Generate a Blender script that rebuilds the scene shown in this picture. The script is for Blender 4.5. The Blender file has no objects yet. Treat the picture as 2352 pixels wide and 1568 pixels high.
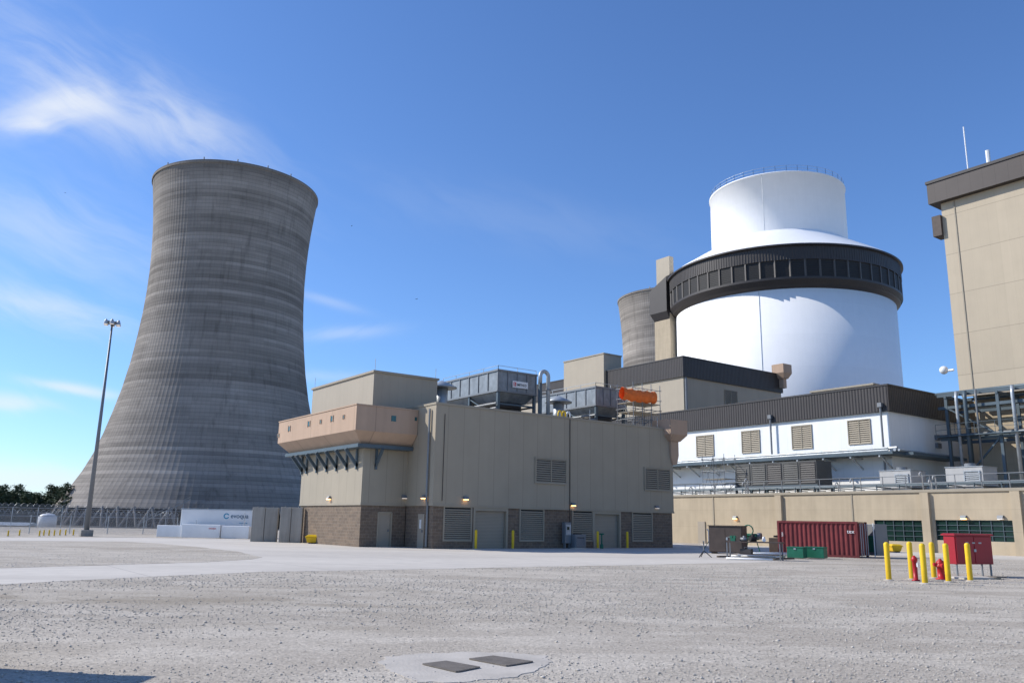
import bpy, math, random
import numpy as np
from mathutils import Vector, Matrix
random.seed(7); np.random.seed(7)
rad=math.radians; cos=math.cos; sin=math.sin; PI=math.pi
SC=bpy.context.scene; COL=SC.collection
# ---------------- measuring camera ----------------
PIT,ROLL,FP,CX,CY,H=rad(12.38),.018,1895.,1176.,784.,1.65
ZA=Vector((0,0,1))
FH=Vector((cos(rad(54)),cos(rad(36)),0)).normalized(); RH=Vector((FH.y,-FH.x,0))
F=FH*cos(PIT)+ZA*sin(PIT); U0=ZA*cos(PIT)-FH*sin(PIT)
U=U0*cos(ROLL)-RH*sin(ROLL); R=RH*cos(ROLL)+U0*sin(ROLL)
def ray(px,py): return F*FP+R*(px-CX)+U*(CY-py)
def gp(px,py,z=0.):
    d=ray(px,py); t=(z-H)/d.z; return Vector((d.x*t,d.y*t,z))
def onX(px,py,X):
    d=ray(px,py); t=X/d.x; return Vector((X,d.y*t,H+d.z*t))
def onY(px,py,Y):
    d=ray(px,py); t=Y/d.y; return Vector((d.x*t,Y,H+d.z*t))
def onD(px,py,D):
    d=ray(px,py); t=D/d.dot(FH); return Vector((d.x*t,d.y*t,H+d.z*t))
cam=bpy.data.cameras.new('camera'); co=bpy.data.objects.new('camera',cam); COL.objects.link(co)
cam.lens=FP/2352*36; cam.sensor_width=36; cam.clip_end=8000; cam.clip_start=.1
m=Matrix((( R.x,U.x,-F.x,0),(R.y,U.y,-F.y,0),(R.z,U.z,-F.z,H),(0,0,0,1)))
co.matrix_world=m; SC.camera=co
SC.view_settings.view_transform='Standard'; SC.view_settings.look='None'; SC.view_settings.exposure=0
# ---------------- node helper ----------------
class NG:
    def __init__(s,tree): s.t=tree; s.n=tree.nodes; s.l=tree.links
    def node(s,ty,**kw):
        x=s.n.new(ty)
        for k,v in kw.items(): setattr(x,k,v)
        return x
    def put(s,sock,v):
        if hasattr(v,'links') : s.l.new(v,sock)
        elif v is not None: sock.default_value=v
    def M(s,op,a,b=None,c=None,clamp=False):
        x=s.node('ShaderNodeMath',operation=op); x.use_clamp=clamp
        s.put(x.inputs[0],a)
        if b is not None: s.put(x.inputs[1],b)
        if c is not None: s.put(x.inputs[2],c)
        return x.outputs[0]
    def V(s,op,a,b=None):
        x=s.node('ShaderNodeVectorMath',operation=op); s.put(x.inputs[0],a)
        if b is not None: s.put(x.inputs[1],b)
        return x.outputs['Value'] if op in('DOT_PRODUCT','LENGTH') else x.outputs[0]
    def xyz(s,a,b,c):
        x=s.node('ShaderNodeCombineXYZ'); s.put(x.inputs[0],a); s.put(x.inputs[1],b); s.put(x.inputs[2],c); return x.outputs[0]
    def sep(s,a):
        x=s.node('ShaderNodeSeparateXYZ'); s.put(x.inputs[0],a); return x.outputs
    def noise(s,vec,scale,detail=4,rough=.55,dist=0):
        x=s.node('ShaderNodeTexNoise'); s.put(x.inputs['Vector'],vec); x.inputs['Scale'].default_value=scale
        x.inputs['Detail'].default_value=detail; x.inputs['Roughness'].default_value=rough; x.inputs['Distortion'].default_value=dist
        return x.outputs['Fac']
    def mr(s,v,a,b,c,d,smooth=False):
        x=s.node('ShaderNodeMapRange'); 
        if smooth: x.interpolation_type='SMOOTHSTEP'
        s.put(x.inputs['Value'],v)
        for k,q in zip(('From Min','From Max','To Min','To Max'),(a,b,c,d)): x.inputs[k].default_value=q
        return x.outputs['Result']
    def mixc(s,f,a,b):
        x=s.node('ShaderNodeMix',data_type='RGBA'); s.put(x.inputs[0],f)
        s.put(x.inputs[6],a if hasattr(a,'links') else (*a,1)); s.put(x.inputs[7],b if hasattr(b,'links') else (*b,1)); return x.outputs[2]
    def scalec(s,c,f):
        x=s.node('ShaderNodeVectorMath',operation='SCALE')
        s.put(x.inputs[0],c if hasattr(c,'links') else tuple(c[:3])); s.put(x.inputs['Scale'],f); return x.outputs[0]
def newmat(name):
    m=bpy.data.materials.new(name); m.use_nodes=True; g=NG(m.node_tree); b=g.n['Principled BSDF']; return m,g,b
def mat(name,col,rough=.75,metal=0,var=.12,vs=.6,streak=0.,bump=0.,bs=18,seam=None,hseam=None,rib=None,emit=None,dirt=0.,spec=.4):
    m,g,b=newmat(name)
    geo=g.node('ShaderNodeNewGeometry'); P=geo.outputs['Position']; p=g.sep(P); n=g.sep(geo.outputs['True Normal'])
    u=g.M('ADD',g.M('MULTIPLY',p[0],g.M('ABSOLUTE',n[1])),g.M('MULTIPLY',p[1],g.M('ABSOLUTE',n[0])))
    f=g.mr(g.noise(P,vs,5),.3,.7,1-var,1+var)
    if streak:
        sv=g.xyz(g.M('MULTIPLY',p[0],2.2),g.M('MULTIPLY',p[1],2.2),g.M('MULTIPLY',p[2],.18))
        f=g.M('MULTIPLY',f,g.mr(g.noise(sv,1.,4,.65),.35,.75,1,1-streak))
    hgt=None
    for sm,cc in ((seam,u),(hseam,p[2])):
        if sm:
            fr=g.M('FRACT',g.M('DIVIDE',cc,sm[0])); ms=g.M('LESS_THAN',fr,sm[1]/sm[0])
            f=g.M('MULTIPLY',f,g.M('SUBTRACT',1.,g.M('MULTIPLY',ms,sm[2])))
            wn=g.node('ShaderNodeTexWhiteNoise',noise_dimensions='1D'); g.put(wn.inputs['W'],g.M('FLOOR',g.M('DIVIDE',cc,sm[0])))
            f=g.M('MULTIPLY',f,g.mr(wn.outputs['Value'],0,1,.98,1.02))
    if rib:
        w=g.M('ABSOLUTE',g.M('SINE',g.M('MULTIPLY',u,PI/rib[0]))); hgt=g.M('POWER',w,.6)
        f=g.M('MULTIPLY',f,g.mr(hgt,0,1,1-rib[1],1+rib[1]*.4))  # rib troughs darkened in the colour, painting their shade
    if dirt:
        f=g.M('MULTIPLY',f,g.mr(g.M('ADD',p[2],g.M('MULTIPLY',g.noise(P,1.5,3),.8)),0.2,1.3,1-dirt,1,True))
    g.put(b.inputs['Base Color'],g.scalec(col,f))
    b.inputs['Roughness'].default_value=rough; b.inputs['Metallic'].default_value=metal; b.inputs['Specular IOR Level'].default_value=spec
    bb=None
    if bump:
        bb=g.node('ShaderNodeBump'); bb.inputs['Strength'].default_value=bump; bb.inputs['Distance'].default_value=.03
        g.put(bb.inputs['Height'],g.noise(P,bs,4))
    if rib:
        b2=g.node('ShaderNodeBump'); b2.inputs['Strength'].default_value=.6; b2.inputs['Distance'].default_value=rib[0]*.3
        g.put(b2.inputs['Height'],hgt)
        if bb: g.l.new(bb.outputs[0],b2.inputs['Normal'])
        bb=b2
    if bb: g.l.new(bb.outputs[0],b.inputs['Normal'])
    if emit:
        b.inputs['Emission Color'].default_value=(*emit[0],1); b.inputs['Emission Strength'].default_value=emit[1]
    return m
MT={}
MT['beige']=mat('taupe_panel',(.365,.312,.232),.6,streak=.06,var=.035,seam=(1.21,.03,.30))
MT['beige2']=mat('taupe_penthouse',(.385,.33,.25),.6,streak=.04,var=.03,seam=(.61,.02,.12))
MT['beigec']=mat('tan_concrete',(.455,.375,.265),.85,streak=.14,var=.07,hseam=(1.6,.02,.2))
MT['beiget']=mat('tan_tall_panel',(.46,.385,.28),.65,streak=.04,var=.03,seam=(.9,.02,.10),hseam=(4.2,.06,.30))
MT['pink']=mat('tan_precast',(.465,.325,.228),.8,streak=.10,var=.05,seam=(3.4,.04,.35))
MT['dark']=mat('dark_ribbed_metal',(.042,.036,.034),.55,var=.08,rib=(.32,.28))
MT['darkp']=mat('dark_metal',(.04,.036,.036),.5,var=.1)
MT['darkt']=mat('dark_flat_panel',(.070,.057,.051),.55,var=.06,seam=(1.2,.04,.3))
MT['white']=mat('white_wall',(.82,.82,.80),.6,streak=.05,var=.03,seam=(3.1,.03,.10))
MT['shield']=mat('white_shield',(.89,.885,.87),.6,streak=.03,var=.015,hseam=(6.1,.04,.04),spec=.2)
MT['wpaint']=mat('white_paint',(.80,.80,.79),.4,var=.05,dirt=.15)
MT['hvac']=mat('pale_grey_housing',(.46,.455,.44),.5,var=.08,streak=.1)
MT['galv']=mat('galvanised_steel',(.42,.45,.47),.45,.35,var=.18,vs=2,streak=.15)
MT['galvc']=mat('weathered_cooler_steel',(.25,.275,.295),.5,.3,var=.22,vs=2,streak=.25)
MT['steel']=mat('painted_steel',(.085,.115,.135),.5,.2,var=.12)
MT['sgrey']=mat('grey_steel',(.20,.21,.22),.5,.3,var=.1)
MT['dgrey']=mat('dark_grey_housing',(.095,.095,.09),.6,.1,var=.15)
MT['louv']=mat('tan_louvre',(.33,.285,.215),.55,var=.06)
MT['roll']=mat('roller_slats',(.33,.285,.22),.55,var=.05,hseam=(.09,.025,.3))
MT['door']=mat('tan_door',(.35,.30,.235),.5,var=.05)
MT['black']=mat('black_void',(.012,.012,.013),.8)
MT['rubber']=mat('black_rubber',(.02,.02,.02),.85)
MT['conc']=mat('grey_concrete',(.36,.34,.305),.9,streak=.3,var=.14,bump=.4,bs=12,dirt=.2)
MT['towc']=mat('tower_leg_concrete',(.20,.185,.17),.9,var=.1,vs=.1)
MT['concp']=mat('pale_concrete',(.49,.45,.395),.9,var=.14,vs=1.6,bump=.3,bs=25)
MT['yellow']=mat('yellow_paint',(.83,.53,.012),.42,var=.06,vs=3,dirt=.25)
MT['red']=mat('red_paint',(.33,.012,.022),.4,var=.08,dirt=.15)
MT['hyd']=mat('hydrant_red',(.42,.015,.02),.4,var=.1,vs=6)
MT['cred']=mat('container_red',(.19,.03,.033),.65,var=.18,vs=1.5,streak=.4,dirt=.25)
MT['green']=mat('green_paint',(.012,.13,.075),.45,var=.12,vs=3)
MT['gglass']=mat('green_glass',(.012,.034,.027),.2,var=.2)
MT['orange']=mat('orange_tarp',(.80,.17,.03),.7,var=.15,vs=2,bump=.6,bs=4)
MT['brown']=mat('brown_steel',(.075,.055,.045),.6,var=.2,vs=2)
MT['teal']=mat('teal_glass',(.03,.10,.10),.15,var=.1)
MT['lamp']=mat('lamp_lens',(.9,.6,.3),.4,emit=((1,.55,.2),5))
MT['lampo']=mat('lamp_lens_cool',(.75,.78,.8),.2,emit=((1,.8,.6),.4))
MT['ink']=mat('dark_lettering',(.03,.03,.035),.5)
MT['inkb']=mat('slate_blue_lettering',(.08,.14,.20),.5)
MT['inkc']=mat('cyan_mark',(.02,.30,.45),.5)
MT['inkr']=mat('red_mark',(.55,.02,.02),.5)
MT['bark']=mat('bark',(.10,.075,.055),.9)
MT['rust']=mat('weathered_grate',(.17,.15,.13),.8,.2,var=.2,vs=6)
# brick
m,g,b=newmat('brown_split_block'); MT['brick']=m
geo=g.node('ShaderNodeNewGeometry'); p=g.sep(geo.outputs['Position']); n=g.sep(geo.outputs['True Normal'])
u=g.M('ADD',g.M('MULTIPLY',p[0],g.M('ABSOLUTE',n[1])),g.M('MULTIPLY',p[1],g.M('ABSOLUTE',n[0])))
br=g.node('ShaderNodeTexBrick'); g.put(br.inputs['Vector'],g.xyz(u,p[2],0)); br.inputs['Scale'].default_value=1
br.inputs['Brick Width'].default_value=.40; br.inputs['Row Height'].default_value=.20; br.inputs['Mortar Size'].default_value=.009
br.inputs['Color1'].default_value=(.195,.142,.100,1); br.inputs['Color2'].default_value=(.14,.105,.078,1); br.inputs['Mortar'].default_value=(.25,.205,.155,1)
g.put(b.inputs['Base Color'],g.scalec(br.outputs['Color'],g.mr(g.noise(geo.outputs['Position'],6,4),.3,.7,.85,1.15))); b.inputs['Roughness'].default_value=.9
bb=g.node('ShaderNodeBump'); bb.inputs['Strength'].default_value=.6; bb.inputs['Distance'].default_value=.02
g.put(bb.inputs['Height'],g.M('SUBTRACT',g.noise(geo.outputs['Position'],14,3),br.outputs['Fac'])); g.l.new(bb.outputs[0],b.inputs['Normal'])
# gravel
def gravelmat(name):
    m,g,b=newmat(name); P=g.node('ShaderNodeNewGeometry').outputs['Position']
    ur=g.V('DOT_PRODUCT',P,tuple(RH)); uf=g.V('DOT_PRODUCT',P,tuple(FH))
    Q=g.xyz(g.M('MULTIPLY',ur,.5),uf,0)
    big=g.noise(Q,.16,4,.6,.5); mid=g.noise(Q,.75,5,.62,.3); fine=g.noise(P,12,3,.75)
    vo=g.node('ShaderNodeTexVoronoi'); g.put(vo.inputs['Vector'],P); vo.inputs['Scale'].default_value=34
    c=g.mixc(g.mr(big,.38,.62,0,1,True),(.385,.342,.285),(.44,.395,.333))
    c=g.mixc(g.mr(mid,.44,.62,0,.75,True),c,(.52,.472,.402))
    soil=g.mr(big,.30,.40,.35,0,True)
    for px,py,wr,wf,st in ((150,1372,9,1.3,.9),(600,1352,7,1.0,.4),(660,1440,2.2,.5,.6),(420,1400,6,.8,.35)):
        q=gp(px,py); a=g.M('DIVIDE',g.M('SUBTRACT',ur,q.dot(RH)),wr); e=g.M('DIVIDE',g.M('SUBTRACT',uf,q.dot(FH)),wf)
        ev=g.M('EXPONENT',g.M('MULTIPLY',g.M('ADD',g.M('MULTIPLY',a,a),g.M('MULTIPLY',e,e)),-1.))
        soil=g.M('MAXIMUM',soil,g.M('MULTIPLY',g.M('MULTIPLY',ev,st),g.mr(mid,.35,.6,1,.35)))
    c=g.mixc(soil,c,(.27,.23,.175))
    ps=g.sep(vo.outputs['Color'])
    f=g.M('MULTIPLY',g.mr(ps[0],0,1,.80,1.2),g.mr(fine,.3,.7,.86,1.14))
    g.put(b.inputs['Base Color'],g.scalec(c,f)); b.inputs['Roughness'].default_value=.95; b.inputs['Specular IOR Level'].default_value=.1
    bp=g.node('ShaderNodeBump'); bp.inputs['Strength'].default_value=.45; bp.inputs['Distance'].default_value=.02
    hh=g.M('ADD',g.M('MULTIPLY',vo.outputs['Distance'],-.6),g.M('ADD',g.M('MULTIPLY',mid,.5),fine))
    g.put(bp.inputs['Height'],hh); g.l.new(bp.outputs[0],b.inputs['Normal']); return m
MT['gravel']=gravelmat('grey_gravel')
m,g,b=newmat('worn_pavement'); MT['pave']=m
P=g.node('ShaderNodeNewGeometry').outputs['Position']; p=g.sep(P)
Q=g.xyz(g.M('MULTIPLY',g.V('DOT_PRODUCT',P,tuple(RH)),.3),g.V('DOT_PRODUCT',P,tuple(FH)),0)
c=g.mixc(g.mr(g.noise(Q,.2,5,.6,.5),.35,.65,0,1,True),(.50,.458,.40),(.57,.525,.46))
f=g.M('MULTIPLY',g.mr(g.noise(P,1.3,5,.6),.3,.7,.94,1.06),g.mr(g.noise(P,30,2),.3,.7,.95,1.05))
for q in (p[0],p[1]):
    f=g.M('MULTIPLY',f,g.M('SUBTRACT',1.,g.M('MULTIPLY',g.M('LESS_THAN',g.M('FRACT',g.M('DIVIDE',q,6.)),.008),.25)))
g.put(b.inputs['Base Color'],g.scalec(c,f)); b.inputs['Roughness'].default_value=.9
m,g,b=newmat('loose_stone'); MT['stone']=m
P=g.node('ShaderNodeNewGeometry').outputs['Position']
g.put(b.inputs['Base Color'],g.scalec((.48,.44,.385),g.mr(g.noise(P,13,1,.6),.3,.7,.75,1.3))); b.inputs['Roughness'].default_value=.8
m,g,b=newmat('pine_foliage'); MT['leaf']=m
P=g.node('ShaderNodeNewGeometry').outputs['Position']
g.put(b.inputs['Base Color'],g.mixc(g.mr(g.noise(P,.35,3,.7),.35,.65,0,1),(.018,.035,.016),(.055,.085,.035))); b.inputs['Roughness'].default_value=.8
m,g,b=newmat('chain_link'); MT['link']=m
geo=g.node('ShaderNodeNewGeometry'); p=g.sep(geo.outputs['Position'])
h=g.M('ADD',p[0],p[1])
l1=g.M('LESS_THAN',g.M('FRACT',g.M('MULTIPLY',g.M('ADD',h,p[2]),12.)),.14); l2=g.M('LESS_THAN',g.M('FRACT',g.M('MULTIPLY',g.M('SUBTRACT',h,p[2]),12.)),.14)
tr=g.node('ShaderNodeBsdfTransparent'); mx=g.node('ShaderNodeMixShader'); g.put(mx.inputs[0],g.M('MAXIMUM',l1,l2)); g.l.new(tr.outputs[0],mx.inputs[1]); g.l.new(b.outputs[0],mx.inputs[2])
g.l.new(mx.outputs[0],g.n['Material Output'].inputs['Surface']); b.inputs['Base Color'].default_value=(.35,.36,.37,1); b.inputs['Metallic'].default_value=.4
def towermat():
    m,g,b=newmat('weathered_tower_concrete'); P=g.node('ShaderNodeTexCoord').outputs['Object']; p=g.sep(P)
    a=g.M('ARCTAN2',p[1],p[0]); NV=144/(2*PI)
    zc=g.M('DIVIDE',p[2],1.9); wz=g.node('ShaderNodeTexWhiteNoise',noise_dimensions='1D'); g.put(wz.inputs['W'],g.M('FLOOR',zc))
    av=g.M('MULTIPLY',a,NV)
    wp=g.node('ShaderNodeTexWhiteNoise',noise_dimensions='2D'); g.put(wp.inputs['Vector'],g.xyz(g.M('FLOOR',g.M('MULTIPLY',av,.25)),g.M('FLOOR',zc),0))
    f=g.M('MULTIPLY',g.mr(wz.outputs['Value'],0,1,.80,1.2),g.mr(wp.outputs['Value'],0,1,.93,1.07))
    bandn=g.noise(g.xyz(g.M('MULTIPLY',p[0],.006),g.M('MULTIPLY',p[1],.006),g.M('MULTIPLY',p[2],.09)),1.,4,.6); f=g.M('MULTIPLY',f,g.mr(bandn,.3,.7,.74,1.26))
    st2=g.noise(g.xyz(g.M('MULTIPLY',p[0],.35),g.M('MULTIPLY',p[1],.35),g.M('MULTIPLY',p[2],.04)),1.,5,.65); f=g.M('MULTIPLY',f,g.mr(st2,.54,.78,1,.62))
    f=g.M('MULTIPLY',f,g.mr(g.noise(P,.03,4),.3,.7,.86,1.14))
    ln=g.M('LESS_THAN',g.M('FRACT',zc),.13); lv=g.M('LESS_THAN',g.M('FRACT',av),.10)
    f=g.M('MULTIPLY',f,g.M('SUBTRACT',1.,g.M('MAXIMUM',g.M('MULTIPLY',ln,.25),g.M('MULTIPLY',lv,.10))))
    g.put(b.inputs['Base Color'],g.scalec((.262,.236,.208),f)); b.inputs['Roughness'].default_value=.95; b.inputs['Specular IOR Level'].default_value=.1
    return m
MT['tower']=towermat()
# ---------------- mesh helpers ----------------
ORG={}
class MB:
    def __init__(s): s.v=[]; s.f=[]
    def add(s,vs,fs):
        n=len(s.v); s.v+=[tuple(v) for v in vs]; s.f+=[tuple(i+n for i in f) for f in fs]; return s
    def box(s,x0,x1,y0,y1,z0,z1):
        return s.add([(x0,y0,z0),(x1,y0,z0),(x1,y1,z0),(x0,y1,z0),(x0,y0,z1),(x1,y0,z1),(x1,y1,z1),(x0,y1,z1)],
            [(0,3,2,1),(4,5,6,7),(0,1,5,4),(1,2,6,5),(2,3,7,6),(3,0,4,7)])
    def loft(s,rects):
        vs=[];fs=[]
        for (x0,x1,y0,y1,z) in rects: vs+=[(x0,y0,z),(x1,y0,z),(x1,y1,z),(x0,y1,z)]
        k=len(rects)
        for i in range(k-1):
            for j in range(4):
                a=i*4+j; b_=i*4+(j+1)%4; fs.append((a,b_,b_+4,a+4))
        fs.append((3,2,1,0)); fs.append(tuple(range(k*4-4,k*4))); return s.add(vs,fs)
    def bar(s,a,b,w,h=None):
        a=Vector(a);b=Vector(b);h=h or w; d=(b-a)
        if d.length<1e-6: return s
        d.normalize(); up=ZA if abs(d.z)<.95 else Vector((1,0,0)); x=d.cross(up).normalized(); y=x.cross(d)
        vs=[]
        for q in (a,b):
            for i,j in ((-1,-1),(1,-1),(1,1),(-1,1)): vs.append(q+x*(i*w/2)+y*(j*h/2))
        return s.add(vs,[(3,2,1,0),(4,5,6,7),(0,1,5,4),(1,2,6,5),(2,3,7,6),(3,0,4,7)])
    def tube(s,a,b,r,n=8,r2=None):
        return s.path([a,b],[r,r if r2 is None else r2],n)
    def path(s,pts,r,n=8):
        pts=[Vector(p) for p in pts]; rs=r if isinstance(r,(list,tuple)) else [r]*len(pts); vs=[];fs=[]
        px=None
        for i,p in enumerate(pts):
            d=(pts[min(i+1,len(pts)-1)]-pts[max(i-1,0)]).normalized()
            if px is None: up=ZA if abs(d.z)<.95 else Vector((1,0,0)); x=d.cross(up).normalized()
            else: x=(px-d*px.dot(d)).normalized()
            px=x; y=d.cross(x)
            for k in range(n):
                t=2*PI*k/n; vs.append(p+(x*cos(t)+y*sin(t))*rs[i])
        for i in range(len(pts)-1):
            for k in range(n): a=i*n+k; b_=i*n+(k+1)%n; fs.append((a,b_,b_+n,a+n))
        fs.append(tuple(range(n))[::-1]); fs.append(tuple(range((len(pts)-1)*n,len(pts)*n))); return s.add(vs,fs)
    def lathe(s,cx,cy,prof,n=48,cap=True,a0=0):
        vs=[];fs=[]
        for (r,z) in prof:
            for k in range(n): t=a0+2*PI*k/n; vs.append((cx+r*cos(t),cy+r*sin(t),z))
        for i in range(len(prof)-1):
            for k in range(n): a=i*n+k; b_=i*n+(k+1)%n; fs.append((a,b_,b_+n,a+n))
        if cap: fs.append(tuple(range(n))[::-1]); fs.append(tuple(range((len(prof)-1)*n,len(prof)*n)))
        return s.add(vs,fs)
    def prism(s,poly,z0,z1):
        n=len(poly); vs=[(x,y,z0) for x,y in poly]+[(x,y,z1) for x,y in poly]
        return s.add(vs,[tuple(range(n))[::-1],tuple(range(n,2*n))]+[(i,(i+1)%n,(i+1)%n+n,i+n) for i in range(n)])
    def sheet(s,pts): return s.add(pts,[tuple(range(len(pts)))])
    def sphere(s,c,r,n=12,sz=1.):
        prof=[(max(r*sin(PI*i/n),.001),c[2]-r*sz*cos(PI*i/n)) for i in range(n+1)]; return s.lathe(c[0],c[1],prof,n+4)
    def build(s,name,m,parent=None,smooth=False,bev=0,org=None):
        me=bpy.data.meshes.new(name)
        o3=ORG.get(parent.name,(0,0,0)) if parent else (org or (0,0,0))
        me.from_pydata([(v[0]-o3[0],v[1]-o3[1],v[2]-o3[2]) for v in s.v],[],s.f); me.materials.append(MT[m] if isinstance(m,str) else m)
        if smooth:
            me.polygons.foreach_set('use_smooth',[len(p.vertices)==4 for p in me.polygons])
        o=bpy.data.objects.new(name,me); COL.objects.link(o)
        if parent: o.parent=parent; ORG[o.name]=o3
        else: o.location=o3
        if bev:
            md=o.modifiers.new('bevel','BEVEL'); md.width=bev; md.segments=2; md.limit_method='ANGLE'
        me.update(); return o
def thing(name,label,cat,loc,rotz=0,group=None,world=False):
    o=bpy.data.objects.new(name,None); COL.objects.link(o); o.location=loc; o.rotation_euler=(0,0,rotz); o.empty_display_size=.3
    o['label']=label; o['category']=cat
    if group: o['group']=group
    ORG[o.name]=tuple(loc) if world else (0,0,0)
    return o
def single(mb,name,m,label,cat,group=None,smooth=False,bev=0):
    vs=np.array(mb.v); og=(float(vs[:,0].mean()),float(vs[:,1].mean()),float(vs[:,2].min()))
    o=mb.build(name,m,None,smooth,bev,og); o['label']=label; o['category']=cat
    if group: o['group']=group
    return o
def struct(mb,name,m):
    o=mb.build(name,m); o['kind']='structure'; return o
def dup(o,parent=None,loc=None,label=None,rotz=None):
    c=o.copy(); COL.objects.link(c)
    if parent: c.parent=parent
    if loc is not None: c.location=loc
    if rotz is not None: c.rotation_euler=(0,0,rotz)
    if label: c['label']=label
    for ch in [x for x in bpy.data.objects if x.parent==o]: dup(ch,c)
    return c
def text(body,size,loc,rot,m,name,parent,ext=.004,bold=0.,sx=1.):
    cu=bpy.data.curves.new('t','FONT'); cu.body=body; cu.size=size; cu.extrude=ext; cu.offset=bold
    t=bpy.data.objects.new('t',cu); COL.objects.link(t); dg=bpy.context.evaluated_depsgraph_get(); dg.update()
    me=bpy.data.meshes.new_from_object(t.evaluated_get(dg)); bpy.data.objects.remove(t)
    me.materials.clear(); me.materials.append(MT[m])
    o=bpy.data.objects.new(name,me); COL.objects.link(o); o3=ORG.get(parent.name,(0,0,0))
    o.parent=parent; o.location=(loc[0]-o3[0],loc[1]-o3[1],loc[2]-o3[2]); o.rotation_euler=rot; o.scale=(sx,1,1); return o
def gridwall(mb,ax,pl,th,a0,a1,z0,z1,holes):
    A=sorted({a0,a1}|{h[0] for h in holes}|{h[1] for h in holes}); Z=sorted({z0,z1}|{h[2] for h in holes}|{h[3] for h in holes})
    for i in range(len(A)-1):
        for j in range(len(Z)-1):
            ca=(A[i]+A[i+1])/2; cz=(Z[j]+Z[j+1])/2
            if ca<a0 or ca>a1 or cz<z0 or cz>z1: continue
            if any(h[0]<ca<h[1] and h[2]<cz<h[3] for h in holes): continue
            if ax=='Y': mb.box(A[i],A[i+1],pl,pl+th,Z[j],Z[j+1])
            else: mb.box(pl,pl+th,A[i],A[i+1],Z[j],Z[j+1])
def PT(ax,pl,a,z): return (a,pl,z) if ax=='Y' else (pl,a,z)
def BX(mb,ax,p0,p1,a0,a1,z0,z1):
    if ax=='Y': mb.box(a0,a1,p0,p1,z0,z1)
    else: mb.box(p0,p1,a0,a1,z0,z1)
def louvre(par,ax,pl,a0,a1,z0,z1,m='louv',proud=.10,pitch=.16,name='louvre',fw=.09):
    mb=MB()
    BX(mb,ax,pl-proud,pl-.002,a0,a0+fw,z0,z1); BX(mb,ax,pl-proud,pl-.002,a1-fw,a1,z0,z1)
    BX(mb,ax,pl-proud,pl-.002,a0+fw,a1-fw,z0,z0+fw); BX(mb,ax,pl-proud,pl-.002,a0+fw,a1-fw,z1-fw,z1)
    if a1-a0>2.2: c=(a0+a1)/2; BX(mb,ax,pl-proud*.95,pl-.002,c-.03,c+.03,z0+fw,z1-fw)
    z=z0+fw
    while z<z1-fw-.05:
        o,i=pl-proud*.85,pl-.015
        vs=[PT(ax,o,a0+fw,z),PT(ax,o,a1-fw,z),PT(ax,i,a1-fw,z+pitch*.6),PT(ax,i,a0+fw,z+pitch*.6),
            PT(ax,o,a0+fw,z-.02),PT(ax,o,a1-fw,z-.02),PT(ax,i,a1-fw,z+pitch*.6-.02),PT(ax,i,a0+fw,z+pitch*.6-.02)]
        mb.add(vs,[(0,1,2,3),(4,7,6,5),(0,4,5,1)]); z+=pitch
    o=mb.build(name,m,par)
    bk=MB(); BX(bk,ax,pl-.008,pl-.004,a0+.02,a1-.02,z0+.02,z1-.02); bk.build('backing','black',o); return o  # black sheet on the wall paints the shade behind the slats
def railing(mb,pts,h=1.07,sp=1.5,r=.022,mid=2):
    for a,b in zip(pts[:-1],pts[1:]):
        a=Vector(a);b=Vector(b); L=(b-a).length; n=max(1,int(L/sp))
        for i in range(n+1): q=a.lerp(b,i/n); mb.bar(q,q+ZA*h,r*2)
        for k in range(mid): zz=h*(k+1)/mid; mb.bar(a+ZA*zz,b+ZA*zz,r*2)
def wlamp(par,ax,pl,a,z,lit=True,s=.8):
    mb=MB()
    if ax=='Y': mb.loft([(a-.2*s,a+.2*s,pl-.30*s,pl-.003,z),(a-.2*s,a+.2*s,pl-.16*s,pl-.003,z+.22*s)])
    else: mb.loft([(pl-.30*s,pl-.003,a-.2*s,a+.2*s,z),(pl-.16*s,pl-.003,a-.2*s,a+.2*s,z+.22*s)])
    o=mb.build('wall_lamp','sgrey',par)
    ln=MB(); BX(ln,ax,pl-.27*s,pl-.04,a-.17*s,a+.17*s,z-.07*s,z-.003); ln.build('lens','lamp' if lit else 'lampo',o)
# ---------------- ground ----------------
mb=MB(); rs=[0,4,8,12,18,25,35,50,70,95,130,160,190,220,300,500,900,2000,6000]; NN=72
def gz(r): 
    t=min(max((r-125)/100,0),1); return -4*t*t*(3-2*t)
vs=[(0,0,0)]; fs=[]
for r in rs[1:]:
    for k in range(NN): t=2*PI*k/NN; vs.append((r*cos(t),r*sin(t),gz(r)))
for k in range(NN): fs.append((0,1+k,1+(k+1)%NN))
for i in range(len(rs)-2):
    for k in range(NN): a=1+i*NN+k; b_=1+i*NN+(k+1)%NN; fs.append((a,a+NN,b_+NN,b_))
mb.add(vs,fs); struct(mb,'ground','gravel')
def wob(pix,z,amp=.12):
    out=[]; P_=[gp(x,y) for x,y in pix]; n=len(P_)
    for i in range(n):
        a=P_[i]; b=P_[(i+1)%n]; L=(b-a).length; k=max(1,min(24,int(L/1.2)))
        for j in range(k):
            q=a.lerp(b,j/k); out.append((q.x+random.uniform(-amp,amp),q.y+random.uniform(-amp,amp),z))
    return out
ROADPX=[(-500,1234),(300,1234),(560,1238),(700,1240),(1000,1246),(1560,1248),(1640,1262),(1790,1290),(1500,1296),(1300,1300),(1100,1304),(900,1308),(600,1313),(420,1320),(250,1329),(0,1342),(-500,1364)]
mb=MB(); road=wob(ROADPX,.004); mb.sheet(road[::-1]); struct(mb,'road','pave')
ISLPX=[(-500,1244),(0,1242),(280,1243),(370,1248),(470,1257),(560,1268),(598,1279),(585,1284),(480,1290),(300,1296),(0,1305),(-500,1320)]
mb=MB(); isl=wob(ISLPX,.009); mb.sheet(isl[::-1]); o=struct(mb,'gravel_verge','gravel')
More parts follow.
